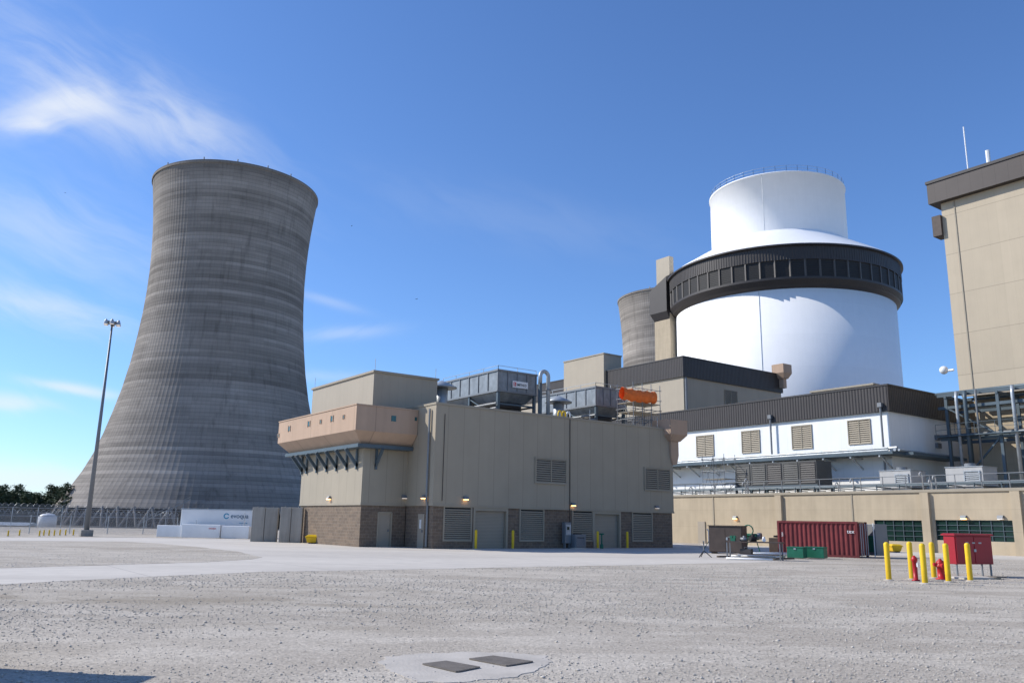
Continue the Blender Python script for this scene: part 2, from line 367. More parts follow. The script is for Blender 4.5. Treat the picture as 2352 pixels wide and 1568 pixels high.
mb=MB(); pv=wob([(1640,1262),(2352,1286),(2700,1300),(2700,1262),(2340,1250),(1900,1246),(1600,1246)],.0045)
mb.sheet(pv); struct(mb,'back_pavement','pave')
# drain pad with grates
padpx=[(868,1522),(885,1508),(950,1500),(1050,1497),(1180,1498),(1262,1506),(1268,1520),(1235,1540),(1180,1556),(1080,1566),(960,1566),(900,1550)]
pad=thing('drain_pad','pale concrete drain pad with two dark grates set flush in the foreground gravel','drain pad',gp(1070,1532))
L0=gp(1070,1532)
def lp(px,py,z): g_=gp(px,py); return (g_.x-L0.x,g_.y-L0.y,z)
pp=[]; rr_=1.
for i in range(len(padpx)):
    a=Vector(lp(*padpx[i],0)); b=Vector(lp(*padpx[(i+1)%len(padpx)],0))
    for j in range(8): rr_=rr_*.6+.4*random.uniform(.88,1.08); q=a.lerp(b,j/8)*rr_; pp.append((q.x,q.y))
mb=MB(); mb.prism(pp,-.1,.007); mb.build('slab','concp',pad)
for quad in ([(973,1527),(1022,1521),(1100,1535),(1050,1545)],[(1080,1515),(1130,1509),(1222,1522),(1165,1531)]):
    q=[Vector(lp(x,y,.008)) for x,y in quad]
    mb=MB(); mb.sheet([(v.x,v.y,.011) for v in q]); bk=mb.build('pit_shade_sheet','black',pad)  # black sheet laid over the slab in place of the pit's shade
    mb=MB()
    for i in range(21):
        t=i/20; mb.bar(q[0].lerp(q[3],t)+ZA*.010,q[1].lerp(q[2],t)+ZA*.010,.026,.010)
    for i in range(8):
        t=i/7; mb.bar(q[0].lerp(q[1],t)+ZA*.010,q[3].lerp(q[2],t)+ZA*.010,.04,.014)
    mb.build('grate','rust',pad)
def inpoly(x,y,poly):
    c=np.zeros(x.shape,bool); n=len(poly); j=n-1
    for i in range(n):
        xi,yi=poly[i][0],poly[i][1]; xj,yj=poly[j][0],poly[j][1]
        c^=((yi>y)!=(yj>y))&(x<(xj-xi)*(y-yi)/(yj-yi+1e-12)+xi); j=i
    return c
N=110000
d=np.exp(np.random.uniform(math.log(8.3),math.log(50),N)); lat=np.random.uniform(-.68,.68,N)*d
x=FH.x*d+RH.x*lat; y=FH.y*d+RH.y*lat
cl=np.sin(lat*.35+np.sin(d*.4)*1.3)+np.sin(d*.8-lat*.2+1.)+np.random.normal(0,1.1,N)
padw=[(L0.x+q[0]*.93,L0.y+q[1]*.93) for q in pp]
keep=(cl>-.4)&(~inpoly(x,y,road)|inpoly(x,y,isl))&(~inpoly(x,y,padw)|(np.random.rand(N)<.13))
x=x[keep];y=y[keep];d=d[keep];N=len(x)
s=np.random.gamma(2.5,.0036,N)*np.clip(d/14,.8,1.7); s=np.clip(s,.004,.030)
base=np.array([(1,0,0),(0,1,0),(-1,0,0),(0,-1,0),(0,0,1),(0,0,-1)],float)
jit=np.random.uniform(.6,1.25,(N,6,1)); v=base[None]*jit; v[:,:,0]*=np.random.uniform(.8,1.5,(N,1))
v[:,:4,2]+=np.random.uniform(-.25,.35,(N,4)); v[:,:,2]*=.62
t=np.random.uniform(0,6.28,N); c_,s_=np.cos(t)[:,None],np.sin(t)[:,None]
vx=v[:,:,0]*c_-v[:,:,1]*s_; vy=v[:,:,0]*s_+v[:,:,1]*c_
v=np.stack([vx,vy,v[:,:,2]],2)*s[:,None,None]; v[:,:,0]+=x[:,None]; v[:,:,1]+=y[:,None]; v[:,:,2]+=s[:,None]*.2+.002
tri=np.array([(0,1,4),(1,2,4),(2,3,4),(3,0,4),(1,0,5),(2,1,5),(3,2,5),(0,3,5)])
fa=(tri[None]+np.arange(N)[:,None,None]*6).reshape(-1)
me=bpy.data.meshes.new('gravel_stones'); me.vertices.add(N*6); me.vertices.foreach_set('co',v.reshape(-1)); nf=N*8
me.loops.add(nf*3); me.loops.foreach_set('vertex_index',fa); me.polygons.add(nf); me.polygons.foreach_set('loop_start',np.arange(nf)*3); me.polygons.foreach_set('loop_total',np.full(nf,3))
me.materials.append(MT['stone']); me.update(calc_edges=True)
o=bpy.data.objects.new('gravel_stones',me); COL.objects.link(o); o['kind']='stuff'; o['label']='loose grey stones scattered over the foreground gravel'; o['category']='gravel'
# ---------------- cooling towers ----------------
TP=[(9,72.3),(13,69.6),(19,66.0),(27,61.5),(36,57.5),(46,54.2),(57,51.2),(70,48.0),(85,45.3),(100,43.4),(112,42.2),(124,41.5),(136,41.2),(148,41.4),(158,41.9),(168,42.7),(178,43.8),(186,44.8),(188,45.0)]
def tower(cx,cy,label):
    t=thing('cooling_tower',label,'cooling tower',(cx,cy,-4),0,None)
    NR=144; prof=[]
    for i in range(len(TP)-1):
        for k in range(3): f=k/3; prof.append((TP[i][0]*(1-f)+TP[i+1][0]*f,TP[i][1]*(1-f)+TP[i+1][1]*f))
    prof.append(TP[-1]); vs=[];fs=[];n=NR*3
    for z,r in prof:
        for k in range(n): a=2*PI*k/n; rr=r+(.07 if k%3==0 else 0); vs.append((rr*cos(a),rr*sin(a),z))
    for i in range(len(prof)-1):
        for k in range(n): a=i*n+k; b_=i*n+(k+1)%n; fs.append((a,b_,b_+n,a+n))
    mb=MB(); mb.add(vs,fs); sh=mb.build('shell','tower',t)
    mb=MB(); mb.lathe(0,0,[(45.2,187.0),(45.5,187.2),(45.5,188.6),(44.2,188.6),(43.8,180),(40.0,140),(43,90),(50,50),(69,9.2)],144,False); mb.build('rim','tower',t)
    for k in range(56):
        a=2*PI*k/56; da=2*PI/112; mb=MB()
        for sg in (-1,1): mb.tube((76*cos(a),76*sin(a),0),(71.8*cos(a+sg*da),71.8*sin(a+sg*da),9.6),.55,6)
        mb.build('diagonal_column','towc',t)
    mb=MB(); mb.lathe(0,0,[(79,0),(79,1.1),(78.3,1.1),(78.3,0)],96,False); mb.build('basin_wall','towc',t)
    mb=MB(); mb.lathe(0,0,[(65,0),(65,10)],72,False); mb.build('dark_interior','black',t)  # black cylinder stands in for the shade inside the tower
    for dg_ in (-130,-108,-88,-160,-70): 
        mb=MB(); a=rad(dg_); mb.box(45*cos(a)-.25,45*cos(a)+.25,45*sin(a)-.25,45*sin(a)+.25,188.6,190.0); mb.build('rim_beacon','sgrey',t)
    mb=MB(); a0=-127
    for k in range(7):
        a=rad(a0+k*2.2); r0=79.5; h=2+k*1.6; mb.bar((r0*cos(a),r0*sin(a),0),((r0-2)*cos(a),(r0-2)*sin(a),h),.35)
        a2=rad(a0+(k+1)*2.2); mb.bar((r0*cos(a),r0*sin(a),h),(r0*cos(a2),r0*sin(a2),h+1.6),.45); mb.bar((r0*cos(a),r0*sin(a),h+1.2),(r0*cos(a2),r0*sin(a2),h+2.8),.2)
    mb.build('access_stair','sgrey',t)
    return t
tw=tower(133.6,456.2,'large grey cooling tower filling the left of the picture behind the light pole')
dup(tw,None,(499.,460.,-4),'distant cooling tower half hidden behind the white domed building')
# ---------------- shield building ----------------
SX,SY=146.,103.6
MT['band']=mat('dark_band_metal',(.046,.039,.036),.5,var=.06)
MT['frame']=mat('band_frame_metal',(.085,.074,.066),.5,var=.06)
MT['void']=mat('dark_louvre_blades',(.018,.017,.017),.6,var=.1)
sb=thing('reactor_building','round white reactor building with black louvred band and smaller drum on top','reactor building',(SX,SY,-4),0,None,True)
MB().lathe(SX,SY,[(22.1,-4),(22.1,45.9)],128).build('drum_wall','shield',sb,True)
prof=[(22.0,45.2),(22.8,45.8),(23.4,46.8),(23.4,47.2),(23.1,47.2),(23.1,50.5),(23.4,50.5),(23.4,53.1),(23.9,53.2),(23.9,53.5),(22.5,53.5)]
bandp=MB().lathe(SX,SY,prof,216,False).build('inlet_band','band',sb)
mb=MB()
for k in range(270):
    a=2*PI*k/270; ur=Vector((cos(a),sin(a),0)); c0=Vector((SX,SY,0))
    mb.bar(c0+ur*23.40+ZA*50.55,c0+ur*23.40+ZA*53.1,.07,.12); mb.bar(c0+ur*22.9+ZA*46.0,c0+ur*23.36+ZA*46.8,.07,.10)
o=mb.build('fascia_ribs','band',bandp); o['kind']='stuff'
NW=54
for k in range(NW):
    a=2*PI*k/NW; c0=Vector((SX+23.22*cos(a),SY+23.22*sin(a),0)); mb=MB(); mb.bar(c0+ZA*47.2,c0+ZA*50.5,.30); mb.build('mullion','frame',bandp)
for k in range(NW):
    a=2*PI*(k+.5)/NW; mb=MB(); ur=Vector((cos(a),sin(a),0)); ut=Vector((-sin(a),cos(a),0)); c0=Vector((SX,SY,0))+ur*23.16
    for i in range(9): z=47.4+i*.35; mb.bar(c0-ut*1.13+ZA*z,c0+ut*1.13+ZA*z,.05,.28)
    mb.build('louvre_window','void',sb)
MB().lathe(SX,SY,[(23.7,53.55),(22.6,54.4),(14.4,59.4),(14.02,59.9)],128,False).build('cone_roof','shield',sb,True)
MB().lathe(SX,SY,[(14.0,59.6),(14.0,71.9),(14.2,71.95),(14.2,72.2),(13.5,72.3),(.01,73.5)],128,False).build('tank_drum','shield',sb,True)
mb=MB(); pts=[(SX+13.9*cos(2*PI*k/40),SY+13.9*sin(2*PI*k/40),72.25) for k in range(41)]; railing(mb,pts,1.25,1.4,.022); mb.build('roof_railing','galv',sb)
mb=MB(); a=rad(-155); mb.bar((SX+14.02*cos(a),SY+14.02*sin(a),60),(SX+14.02*cos(a),SY+14.02*sin(a),72),.04); mb.bar((SX+22.12*cos(a),SY+22.12*sin(a),-3),(SX+22.12*cos(a),SY+22.12*sin(a),45.5),.05)
mb.build('conduit','galv',sb)
def sz(z): return (z-1.65)*1.1+1.65
st=thing('stair_shaft','narrow beige shaft with black shed clinging to the left of the white drum','stair shaft',(130,121,-4),0,None,True)
MB().box(129.25,130.6,119.8,123.7,sz(48.4),sz(54.2)).build('upper_shaft','beige2',st)
MB().box(128.6,130.8,119.35,123.9,-4,sz(42.4)).build('lower_shaft','beigec',st)
x0_,x1_,y0_,y1_=127.7,130.9,119.4,124.4
mb=MB(); mb.add([(x0_,y0_,sz(42.6)),(x0_,y1_,sz(42.6)),(x1_,y1_,sz(42.6)),(x1_,y0_,sz(42.6)),(x0_,y0_,sz(49.6)),(x0_,y1_,sz(47.4)),(x1_,y1_,sz(48.6)),(x1_,y0_,sz(51.2))],[(0,1,2,3),(4,7,6,5),(0,4,5,1),(1,5,6,2),(2,6,7,3),(3,7,4,0)])
mb.build('dark_cladding','band',st)
mb=MB(); mb.loft([(128.7,130.7,119.5,123.8,sz(41.0)),(x0_,x1_,y0_,y1_,sz(42.6))]); mb.build('sloped_soffit','darkp',st)
# ---------------- auxiliary buildings ----------------
def capbox(par,x0,x1,y0,y1,zb,zp,zt,wm,over=.25,z0=-4):
    MB().box(x0,x1,y0,y1,z0,zp).build('wall',wm,par)
    MB().box(x0-over,x1+over,y0-over,y1+over,zp,zt).build('parapet','dark',par)
    MB().box(x0-over-.06,x1+over+.06,y0-over-.06,y1+over+.06,zt+.002,zt+.16).build('coping','darkp',par)
a_=thing('auxiliary_building','beige block with black parapet in front of the white drum','building',(100,95,-4),0,None,True)
capbox(a_,90,113,81.2,121,0,22.9,25.8,'beige2')
louvre(a_,'Y',81.2,99,102,19.6,22.0); 
mb=MB()
mb.box(111.6,113.8,79.5,81.7,25.97,27.4); mb.loft([(112.1,113.3,79.9,81.3,25.1),(111.6,113.8,79.5,81.7,25.97)]); mb.box(112.3,113.1,80.1,80.93,23.6,25.1); mb.build('guard_box','pink',a_)
mb=MB(); mb.tube((90.2,80.9,3),(90.2,80.9,22.8),.16); mb.build('downpipe','sgrey',a_)
b_b=thing('stair_tower_block','plain tan block with no parapet, left of the far cooling tower','building',(91,102,0),0,None,True)
MB().box(89.3,93.2,97.5,107.6,-3,28.7).build('wall','beige2',b_b); MB().box(89.2,93.3,97.4,107.7,28.702,28.9).build('coping','louv',b_b)
c_=thing('annex_building','white walled annex with black ribbed parapet and four tan louvres','building',(80,55,-1),0,None,True)
capbox(c_,74,100,41.5,80.5,0,12.5,14.9,'white',.3,-1)
for (x0,x1,y0,y1) in ((1600,1640,999,1048),(1704,1746,988,1040),(1819,1866,976,1031),(1948,2001,963,1020)):
    q0=onX(x0,(y0+y1)/2,74); q1=onX(x1,(y0+y1)/2,74); zt=onX((x0+x1)/2,y0,74).z; zb=onX((x0+x1)/2,y1,74).z
    louvre(c_,'X',74,q1.y,q0.y,zb,zt,pitch=.2)
for px in (1777,2033):
    yy=onX(px,1000,74).y; mb=MB(); mb.tube((73.55,yy,5),(73.55,yy,13.1),.1); mb.box(73.35,73.69,yy-.2,yy+.2,12.9,13.3); mb.build('downpipe','sgrey',c_)
mb=MB(); mb.box(71.9,73.997,40.2,80,8.35,8.6); mb.box(74.0,84,39.4,41.497,8.35,8.6); mb.build('canopy','steel',c_)
mb=MB()
for i in range(14):
    y=41.5+i*2.9; mb.bar((72,y,8.3),(73.98,y,7.2),.12); mb.bar((71.9,y,8.2),(74,y,8.2),.14)
for z in (8.75,8.95): mb.tube((72.6,41,z),(72.6,79,z),.09,6)
mb.tube((73.3,40.5,9.0),(73.3,79,9.0),.14,8); mb.tube((73,40.6,8.8),(84,40.6,8.8),.14,8); mb.tube((73,40.2,8.75),(84,40.2,8.75),.10,8)
mb.build('pipe_tray','galv',c_)
for z,yy in ((9.6,41.2),(10.4,41.2)): MB().box(82.2,82.9,41.2,41.497,z,z+.5).build('junction_box','sgrey',c_)
for (p0,p1,y0,y1,X) in ((1866,2004,884,912,84),(1658,1786,911,936,84)):
    a1=onX(p0,y1,X).y; a0=onX(p1,y0,X).y; z1=onX(p1,y0,X).z
    if p0==1658: z1=16.3; a1=onX(1658,y1,X).y; a0=onX(1786,y1,X).y
    t=thing('roof_vent_housing','low tan louvred housing on the white annex roof, '+('right one nearest the tall building' if p0==1866 else 'left one beside the beige block'),'roof vent',(X,a0,15),0,'louvred housings on the annex roof',True)
    MB().box(X,X+5,a0,a1,15.07,z1).build('casing','louv',t)
    louvre(t,'X',X,a0+.3,(a0+a1)/2-.1,15.3,z1-.3,pitch=.25); louvre(t,'X',X,(a0+a1)/2+.1,a1-.3,15.3,z1-.3,pitch=.25); louvre(t,'Y',a0,X+.3,X+4.6,15.3,z1-.3,pitch=.25)
    MB().box(X-.2,X+5.2,a0-.2,a1+.2,z1+.002,z1+.2).build('cap','louv',t)
# tall building
e_=thing('turbine_building','tall beige building with black roof edge cut by the right frame edge','building',(95,20,-1),0,None,True)
YE_=39.5
MB().box(84,125,-45,YE_,15,35.1).build('wall','beiget',e_)
MB().box(85.5,124,-44,YE_-.6,-1,14.998).build('lower_wall','beigec',e_)
MB().box(83.2,126,-46,YE_+.9,35.102,37.3).build('parapet','darkt',e_); MB().box(83.1,126.1,-46.1,YE_+1,37.302,37.6).build('coping','darkp',e_)
MB().box(83.6,85.2,YE_,YE_+.9,31.6,33.8).build('hoist_box','brown',e_)
mb=MB(); mb.box(83.93,84.0-.003,YE_-1.4,YE_-1.28,15.2,35); mb.build('downpipe','louv',e_)
for px,py0,py1,r in ((2223,385,288,.07),(2271,374,345,.22)):
    q=onX(px,py0,86); q2=onX(px,py1,86); mb=MB(); mb.tube((86,q.y,37.6),(86,q.y,q2.z),r,8); mb.build('antenna','wpaint',e_)
MB().box(83.7,83.98,22,39.2,14.6,15).build('base_girt','louv',e_)
tk=thing('vent_dome','small white domed vent on the end wall of the tall beige building','vent',onX(2168,852,85)); MB().sphere((0,0,.1),.42).build('dome','wpaint',tk,True); MB().tube((0,0,0),(0,-1.0,0),.12,10).build('stub_pipe','wpaint',tk)
# pipe rack in front of tall building
pr=thing('pipe_rack','blue-grey steel pipe rack under the tall beige building','pipe rack',(82,32,5),0,None,True)
mb=MB()
for y in (39.2,34.5,29.5,24.5):
    for xx in (80.5,84.6): mb.bar((xx,y,4.6),(xx,y,14.2),.26)
    for z in (14.2,10.2): mb.bar((80.3,y,z),(84.8,y,z),.22)
for z in (14.4,13.2,10.2):
    for xx in (80.5,84.6): mb.bar((xx,22,z),(xx,40,z),.22,.28)
for y0,y1 in ((39.2,34.5),(29.5,24.5)): mb.bar((80.5,y0,5.2),(80.5,y1,10.2),.14); mb.bar((80.5,y1,10.2),(80.5,y0,13.2),.14)
mb.build('frame','steel',pr)
for k,(z,xx,r) in enumerate(((14.7,81.2,.16),(14.75,82,.20),(13.4,82.4,.16),(10.6,81.4,.16))):
    mb=MB(); mb.tube((xx,20,z),(xx,40.5,z),r,10); mb.build('pipe','sgrey' if k%2 else 'steel',pr,True)
for k,(y,r) in enumerate(((38.0,.15),(37.2,.18),(36.2,.10),(33,.16),(28.6,.18))):
    mb=MB(); mb.path([(80.1,y,14.6),(80.0,y,13.9),(80.0,y,6)],r,10); mb.build('riser',('galv','steel','sgrey')[k%3],pr,True)
mb=MB(); mb.box(79.6,80.2,22,40,10.35,10.45); railing(mb,[(79.6,22,10.45),(79.6,40,10.45)],1.1,1.8,.018); mb.build('walkway','steel',pr)
# low front building
fX=64.
f_=thing('low_building','long low beige concrete building with dark green windows, behind the red container','building',(70,45,0),0,None,True)
ftop=4.5
def fy(px,py=1200): return onX(px,py,fX).y
wins=[(fy(2118),fy(2008),onX(2060,1242,fX).z,onX(2060,1194,fX).z),(fy(2330),fy(2148),onX(2240,1242,fX).z,onX(2240,1194,fX).z)]
mb=MB(); gridwall(mb,'X',fX,.4,8,73,-.2,ftop,[(w[0],w[1],max(w[2],.5),w[3]) for w in wins]); mb.box(fX+.4,83.9,8,73,-.2,ftop-.01); mb.build('wall','beigec',f_)
MB().box(fX-.12,84,7.9,73.1,ftop+.002,ftop+.22).build('coping','louv',f_)
for px in (1640,1793,1960,2131,2341):
    yy=fy(px); wd=.32 if px not in(1640,1960) else .06
    MB().box(fX-.28 if wd>.1 else fX-.05,fX-.003,yy-wd,yy+wd,-.1,ftop-.02).build('pilaster','beigec' if wd>.1 else 'louv',f_)
for w in wins:
    z0=max(w[2],.5); mb=MB(); mb.box(fX+.15,fX+.2,w[0],w[1],z0,w[3]); wo=mb.build('window','gglass',f_)
    mb=MB(); n=int((w[1]-w[0])/.75)
    for i in range(n+1): a=w[0]+(w[1]-w[0])*i/n; mb.box(fX+.07,fX+.148,a-.02,a+.02,z0,w[3])
    for i in range(5): z=z0+(w[3]-z0)*i/4; mb.box(fX+.075,fX+.147,w[0],w[1],z-.02,z+.02)
    mb.build('window_frame','steel',wo)
for px in (1690,2215,2300): wlamp(f_,'X',fX,fy(px,1190),onX(px,1190,fX).z,px!=2300,1.)
for px in (1612,1900): 
    yy=fy(px); MB().box(fX-.1,fX-.004,yy-.45,yy+.45,0,2.1).build('door','door',f_)
rz=ftop+.22
rl=thing('roof_railing','grey guard railing along the low beige building roof','railing',(fX+.6,40,rz),0,None,True)
mb=MB(); railing(mb,[(fX+.6,12,rz),(fX+.6,72,rz)],1.1,1.9,.025); mb.build('rails','sgrey',rl)
def ybox(px0,px1,X,py=1090): return onX(px1,py,X).y,onX(px0,py,X).y
ch=thing('rooftop_chiller','long dark grey chiller unit behind the scaffold on the low roof','chiller',(68,55,rz),0,None,True)
y0,y1=ybox(1690,1876,68); zt=onX(1770,1062,68).z
MB().box(68,70.4,y0,y1,rz+.9,zt).build('casing','dgrey',ch)
mb=MB(); mb.box(67.9,70.5,y0-.1,y1+.1,rz+.55,rz+.88)
for i in range(6): y=y0+(y1-y0)*i/5; mb.box(67.95,68.15,y-.08,y+.08,rz,rz+.55); mb.box(70.2,70.4,y-.08,y+.08,rz,rz+.55)
mb.build('skid','steel',ch)
n=5
for i in range(n):
    a=y0+(y1-y0)*i/n; louvre(ch,'X',68,a+.1,a+(y1-y0)/n-.1,rz+1,zt-.1,'darkp' if i in(0,2) else 'dgrey',proud=.05,pitch=.2,fw=.06)
for k,(p0,p1,pt) in enumerate(((2020,2092,1082),(2172,2258,1074))):
    y0,y1=ybox(p0,p1,69); zt=onX(p0,pt,69).z
    t=thing('air_handler','pale grey rooftop air handler '+('left of the pair, behind the roof railing' if k==0 else 'right of the pair, below the pipe rack'),'air handler',(69,y0,rz),0,'pale air handlers on the low roof',True)
    MB().box(69,71.5,y0,y1,rz+.4,zt).build('casing','hvac',t,bev=.03); MB().box(69.1,71.4,y0+.1,y1-.1,rz,rz+.4).build('curb','sgrey',t)
    louvre(t,'X',69,y0+.2,(y0+y1)/2,rz+.6,zt-.3,'galv',pitch=.15); MB().box(68.95,71.55,y0-.05,y1+.05,zt+.002,zt+.06).build('lid','galv',t)
    mb=MB(); mb.lathe(70.2,(y0+y1)/2,[(.45,zt+.06),(.45,zt+.35),(.4,zt+.35)],20); mb.build('fan_cowl','sgrey',t)
def scaffold(label,x0,x1,y0,y1,z0,z1,nx,ny,nz,planks=()):
    t=thing('scaffold',label,'scaffold',(x0,y0,z0),0,None,True); mb=MB()
    xs=[x0+(x1-x0)*i/nx for i in range(nx+1)]; ys=[y0+(y1-y0)*i/ny for i in range(ny+1)]; zs=[z0+(z1-z0)*i/nz for i in range(1,nz+1)]
    for x_ in xs:
        for y_ in ys: mb.tube((x_,y_,z0),(x_,y_,z1+.3),.03,6)
    for z_ in zs:
        for x_ in xs: mb.tube((x_,y0-.15,z_-.1),(x_,y1+.15,z_-.1),.025,6)
        for y_ in ys: mb.tube((x0-.15,y_,z_-.15),(x1+.15,y_,z_-.15),.025,6)
    for i in range(nx): mb.tube((xs[i],y0,z0+.2),(xs[i+1],y0,zs[0]),.022,6)
    for i in range(ny): mb.tube((x0,ys[i],z0+.2),(x0,ys[i+1],zs[-1]),.022,6); mb.tube((x0,ys[i+1],z0+.2),(x0,ys[i],zs[-1]),.022,6)
    mb.build('tube_frame','sgrey',t)
    for z_ in planks: MB().box(x0,x1,y0,y1,z_,z_+.05).build('plank_deck','louv',t)
    return t
y0,y1=ybox(1614,1664,66.5); scaffold('tube scaffold on the low roof left of the dark chiller',66.5,68.2,y0,y1,rz,onX(1640,1050,66.5).z,1,2,3,(rz+1.6,))
for k,px in enumerate((1590,1712,1718,1925,1960,2120,2140,2150)):
    t=thing('vent_pipe','white bent vent pipe on the low roof, number %s from the left along the railing'%('first second third fourth fifth sixth seventh eighth'.split()[k]),'vent pipe',(66,onX(px,1110,66).y,rz),0,'bent vent pipes on the low roof')
    h=.6+.3*(k%3); MB().path([(0,0,0),(0,0,h),(-.08,0,h+.18),(-.25,0,h+.25),(-.42,0,h+.15),(-.45,0,h-.1)],.055,8).build('bent_tube','hvac',t,True); MB().lathe(0,0,[(.2,0),(.2,.05),(.1,.07)],12).build('flange','galv',t)
t=thing('cable_tray','low grey cable and pipe tray running along the roof behind the railing','pipe tray',(66.5,40,rz),0,None,True)
mb=MB()
for z,xx in ((.5,67),(.62,67.3),(.9,71.2),(1.5,71.4)): mb.tube((xx,13,rz+z),(xx,68,rz+z),.07,6)
for i in range(28): y=13+i*2; mb.bar((66.8,y,rz),(66.8,y,rz+.55),.07); mb.bar((66.7,y,rz+.42),(71.6,y,rz+.42),.07)
mb.build('tray','steel',t)
# ---------------- front service building ----------------
XA,YA,XB,YB,XE,ZR=23.7,48.6,26.9,45.1,48.5,8.95
s_b=thing('service_building','tan metal building on brown block base with roller doors and overhanging gallery','building',(36,52,0),0,None,True)
ZB=2.6
def fxs(p0,p1,y0,y1,Y=YB):
    a=onY(p0,(y0+y1)/2,Y).x; b=onY(p1,(y0+y1)/2,Y).x; c=(p0+p1)/2; return a,b,max(onY(c,y1,Y).z,0),onY(c,y0,Y).z
doors=[fxs(1090,1165,1158,1252),fxs(1366,1425,1169,1256)]
lowl=[fxs(1019,1085,1153,1236),fxs(1194,1251,1161,1237),fxs(1315,1364,1168,1239),fxs(1453,1500,1172,1240)]
doors=[(d[0],d[1],0,2.62) for d in doors]; lowl=[(d[0],d[1],.45,2.62) for d in lowl]
mb=MB(); gridwall(mb,'Y',YB+.08,.3,XB+.08,XE-.12,-.1,ZB,doors+lowl)
mb.box(XB+.08,XB+.3,YB+.381,YA,-.1,ZB); mb.box(XE-.42,XE-.12,YB+.381,62,-.1,ZB)
mb.build('block_base','brick',s_b)
mb=MB(); d1=fxs(868,899,1177,1251,YA); d1=(d1[0],d1[1],0,2.15)
gridwall(mb,'Y',YA+.06,.3,XA+.06,XB+.07,-.1,ZB,[d1]); mb.box(XA+.06,XA+.36,YA+.361,58.5,-.1,ZB); mb.build('block_base','brick',s_b)
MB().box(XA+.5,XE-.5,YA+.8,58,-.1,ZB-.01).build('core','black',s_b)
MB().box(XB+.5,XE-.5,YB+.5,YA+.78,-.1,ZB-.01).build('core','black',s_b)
MB().box(XB,XE,YB,62,ZB,ZR).build('wall','beige',s_b)
MB().box(XA,XB-.002,YA,58.6,ZB,8.3).build('wall','beige',s_b)
mb=MB(); mb.box(XB-.03,XE+.03,YB-.03,YB-.003,ZB-.02,ZB+.12); mb.box(XA-.03,XA-.003,YA-.03,58.6,ZB-.02,ZB+.12); mb.box(XA-.002,XB-.04,YA-.03,YA-.003,ZB-.02,ZB+.12); mb.build('base_flashing','louv',s_b)
MB().box(24.4,29.3,49.1,59.3,8.3,11.25).build('penthouse','beige2',s_b)
MB().box(24.3,29.4,49.0,59.4,11.252,11.4).build('penthouse_coping','louv',s_b)
MB().box(XB-.05,XE+.05,YB-.05,62.05,ZR+.002,ZR+.14).build('coping','louv',s_b)
for dd in doors:
    o=MB().box(dd[0]+.06,dd[1]-.06,YB+.26,YB+.3,0,2.6); o=o.build('roller_door','roll',s_b)
    mb=MB(); mb.box(dd[0]-.08,dd[0]+.06,YB+.02,YB+.25,0,2.62); mb.box(dd[1]-.06,dd[1]+.08,YB+.02,YB+.25,0,2.62); mb.box(dd[0]+.06,dd[1]-.06,YB+.02,YB+.25,2.38,2.62); mb.build('door_frame','louv',o)
for l in lowl: louvre(s_b,'Y',YB+.12,l[0],l[1],l[2],l[3],pitch=.13)
for q in ((1228,1301,1052,1111),(1479,1539,1074,1127)):
    l=fxs(*q); louvre(s_b,'Y',YB,*l,pitch=.15)
o=MB().box(d1[0]+.05,d1[1]-.05,YA+.16,YA+.2,0,2.1).build('door','door',s_b); MB().box(d1[1]-.2,d1[1]-.12,YA+.1,YA+.158,.95,1.1).build('handle','sgrey',o)
mb=MB(); mb.box(d1[0]-.04,d1[0]+.05,YA+.02,YA+.2,0,2.15); mb.box(d1[1]-.05,d1[1]+.04,YA+.02,YA+.2,0,2.15); mb.box(d1[0],d1[1],YA+.02,YA+.2,2.1,2.19); mb.build('door_frame','louv',s_b)
ya,yb=onX(972,1215,XB).y,onX(958,1215,XB).y
o=MB().box(XB+.03,XB+.078,ya,yb,0,2.1).build('door','door',s_b); MB().box(XB-.02,XB+.028,ya+.3,yb-.3,1.2,1.75).build('sign_plate','wpaint',o); MB().box(XB-.04,XB+.028,ya+.1,ya+.18,.95,1.1).build('handle','sgrey',o)
for px,py,lit in ((1068,1146,1),(1315,1160,1),(1507,1166,0)): v_=onY(px,py,YB); wlamp(s_b,'Y',YB,v_.x,v_.z,lit)
v_=onY(927,1143,YA); wlamp(s_b,'Y',YA,v_.x,v_.z,0)
v_=onX(976,1143,XB); wlamp(s_b,'X',XB,v_.y,v_.z,1)
v_=onX(758,1145,XA); wlamp(s_b,'X',XA,v_.y,v_.z,1)
for px,y0,y1,ax,pl,r in ((981,950,1252,'X',XB,.07),(1308,962,1245,'Y',YB,.025),(1018,950,1150,'Y',YB,.018)):
    if ax=='X': q=onX(px,1200,pl); mb=MB(); mb.path([(pl-.12,q.y,8.7),(pl-.12,q.y,2.9),(pl-.02,q.y,2.6),(pl-.02,q.y,.1)],r)
    else: q=onY(px,(y0+y1)/2,pl); mb=MB(); mb.tube((q.x,pl-.05,onY(px,y0,pl).z),(q.x,pl-.05,max(.3,onY(px,y1,pl).z)),r)
    mb.build('downpipe' if r>.05 else 'cable','sgrey' if r>.05 else 'rubber',s_b)
gx0,gy0,gy1=XA-1.25,YA-1.25,60.6
mb=MB(); mb.loft([(gx0+.75,XB-.03,gy0+.75,gy1-.75,6.38),(gx0,XB-.03,gy0,gy1,7.15),(gx0,XB-.03,gy0,gy1,8.72)])
gal=mb.build('gallery','pink',s_b)
mb=MB(); mb.box(gx0-.04,XB-.02,gy0-.04,gy1+.04,8.722,8.80); mb.build('gallery_coping','pink',gal)
mb=MB(); mb.box(gx0+.45,XB-.04,gy0+.45,gy1-.5,6.15,6.375); mb.build('platform_beam','steel',gal)
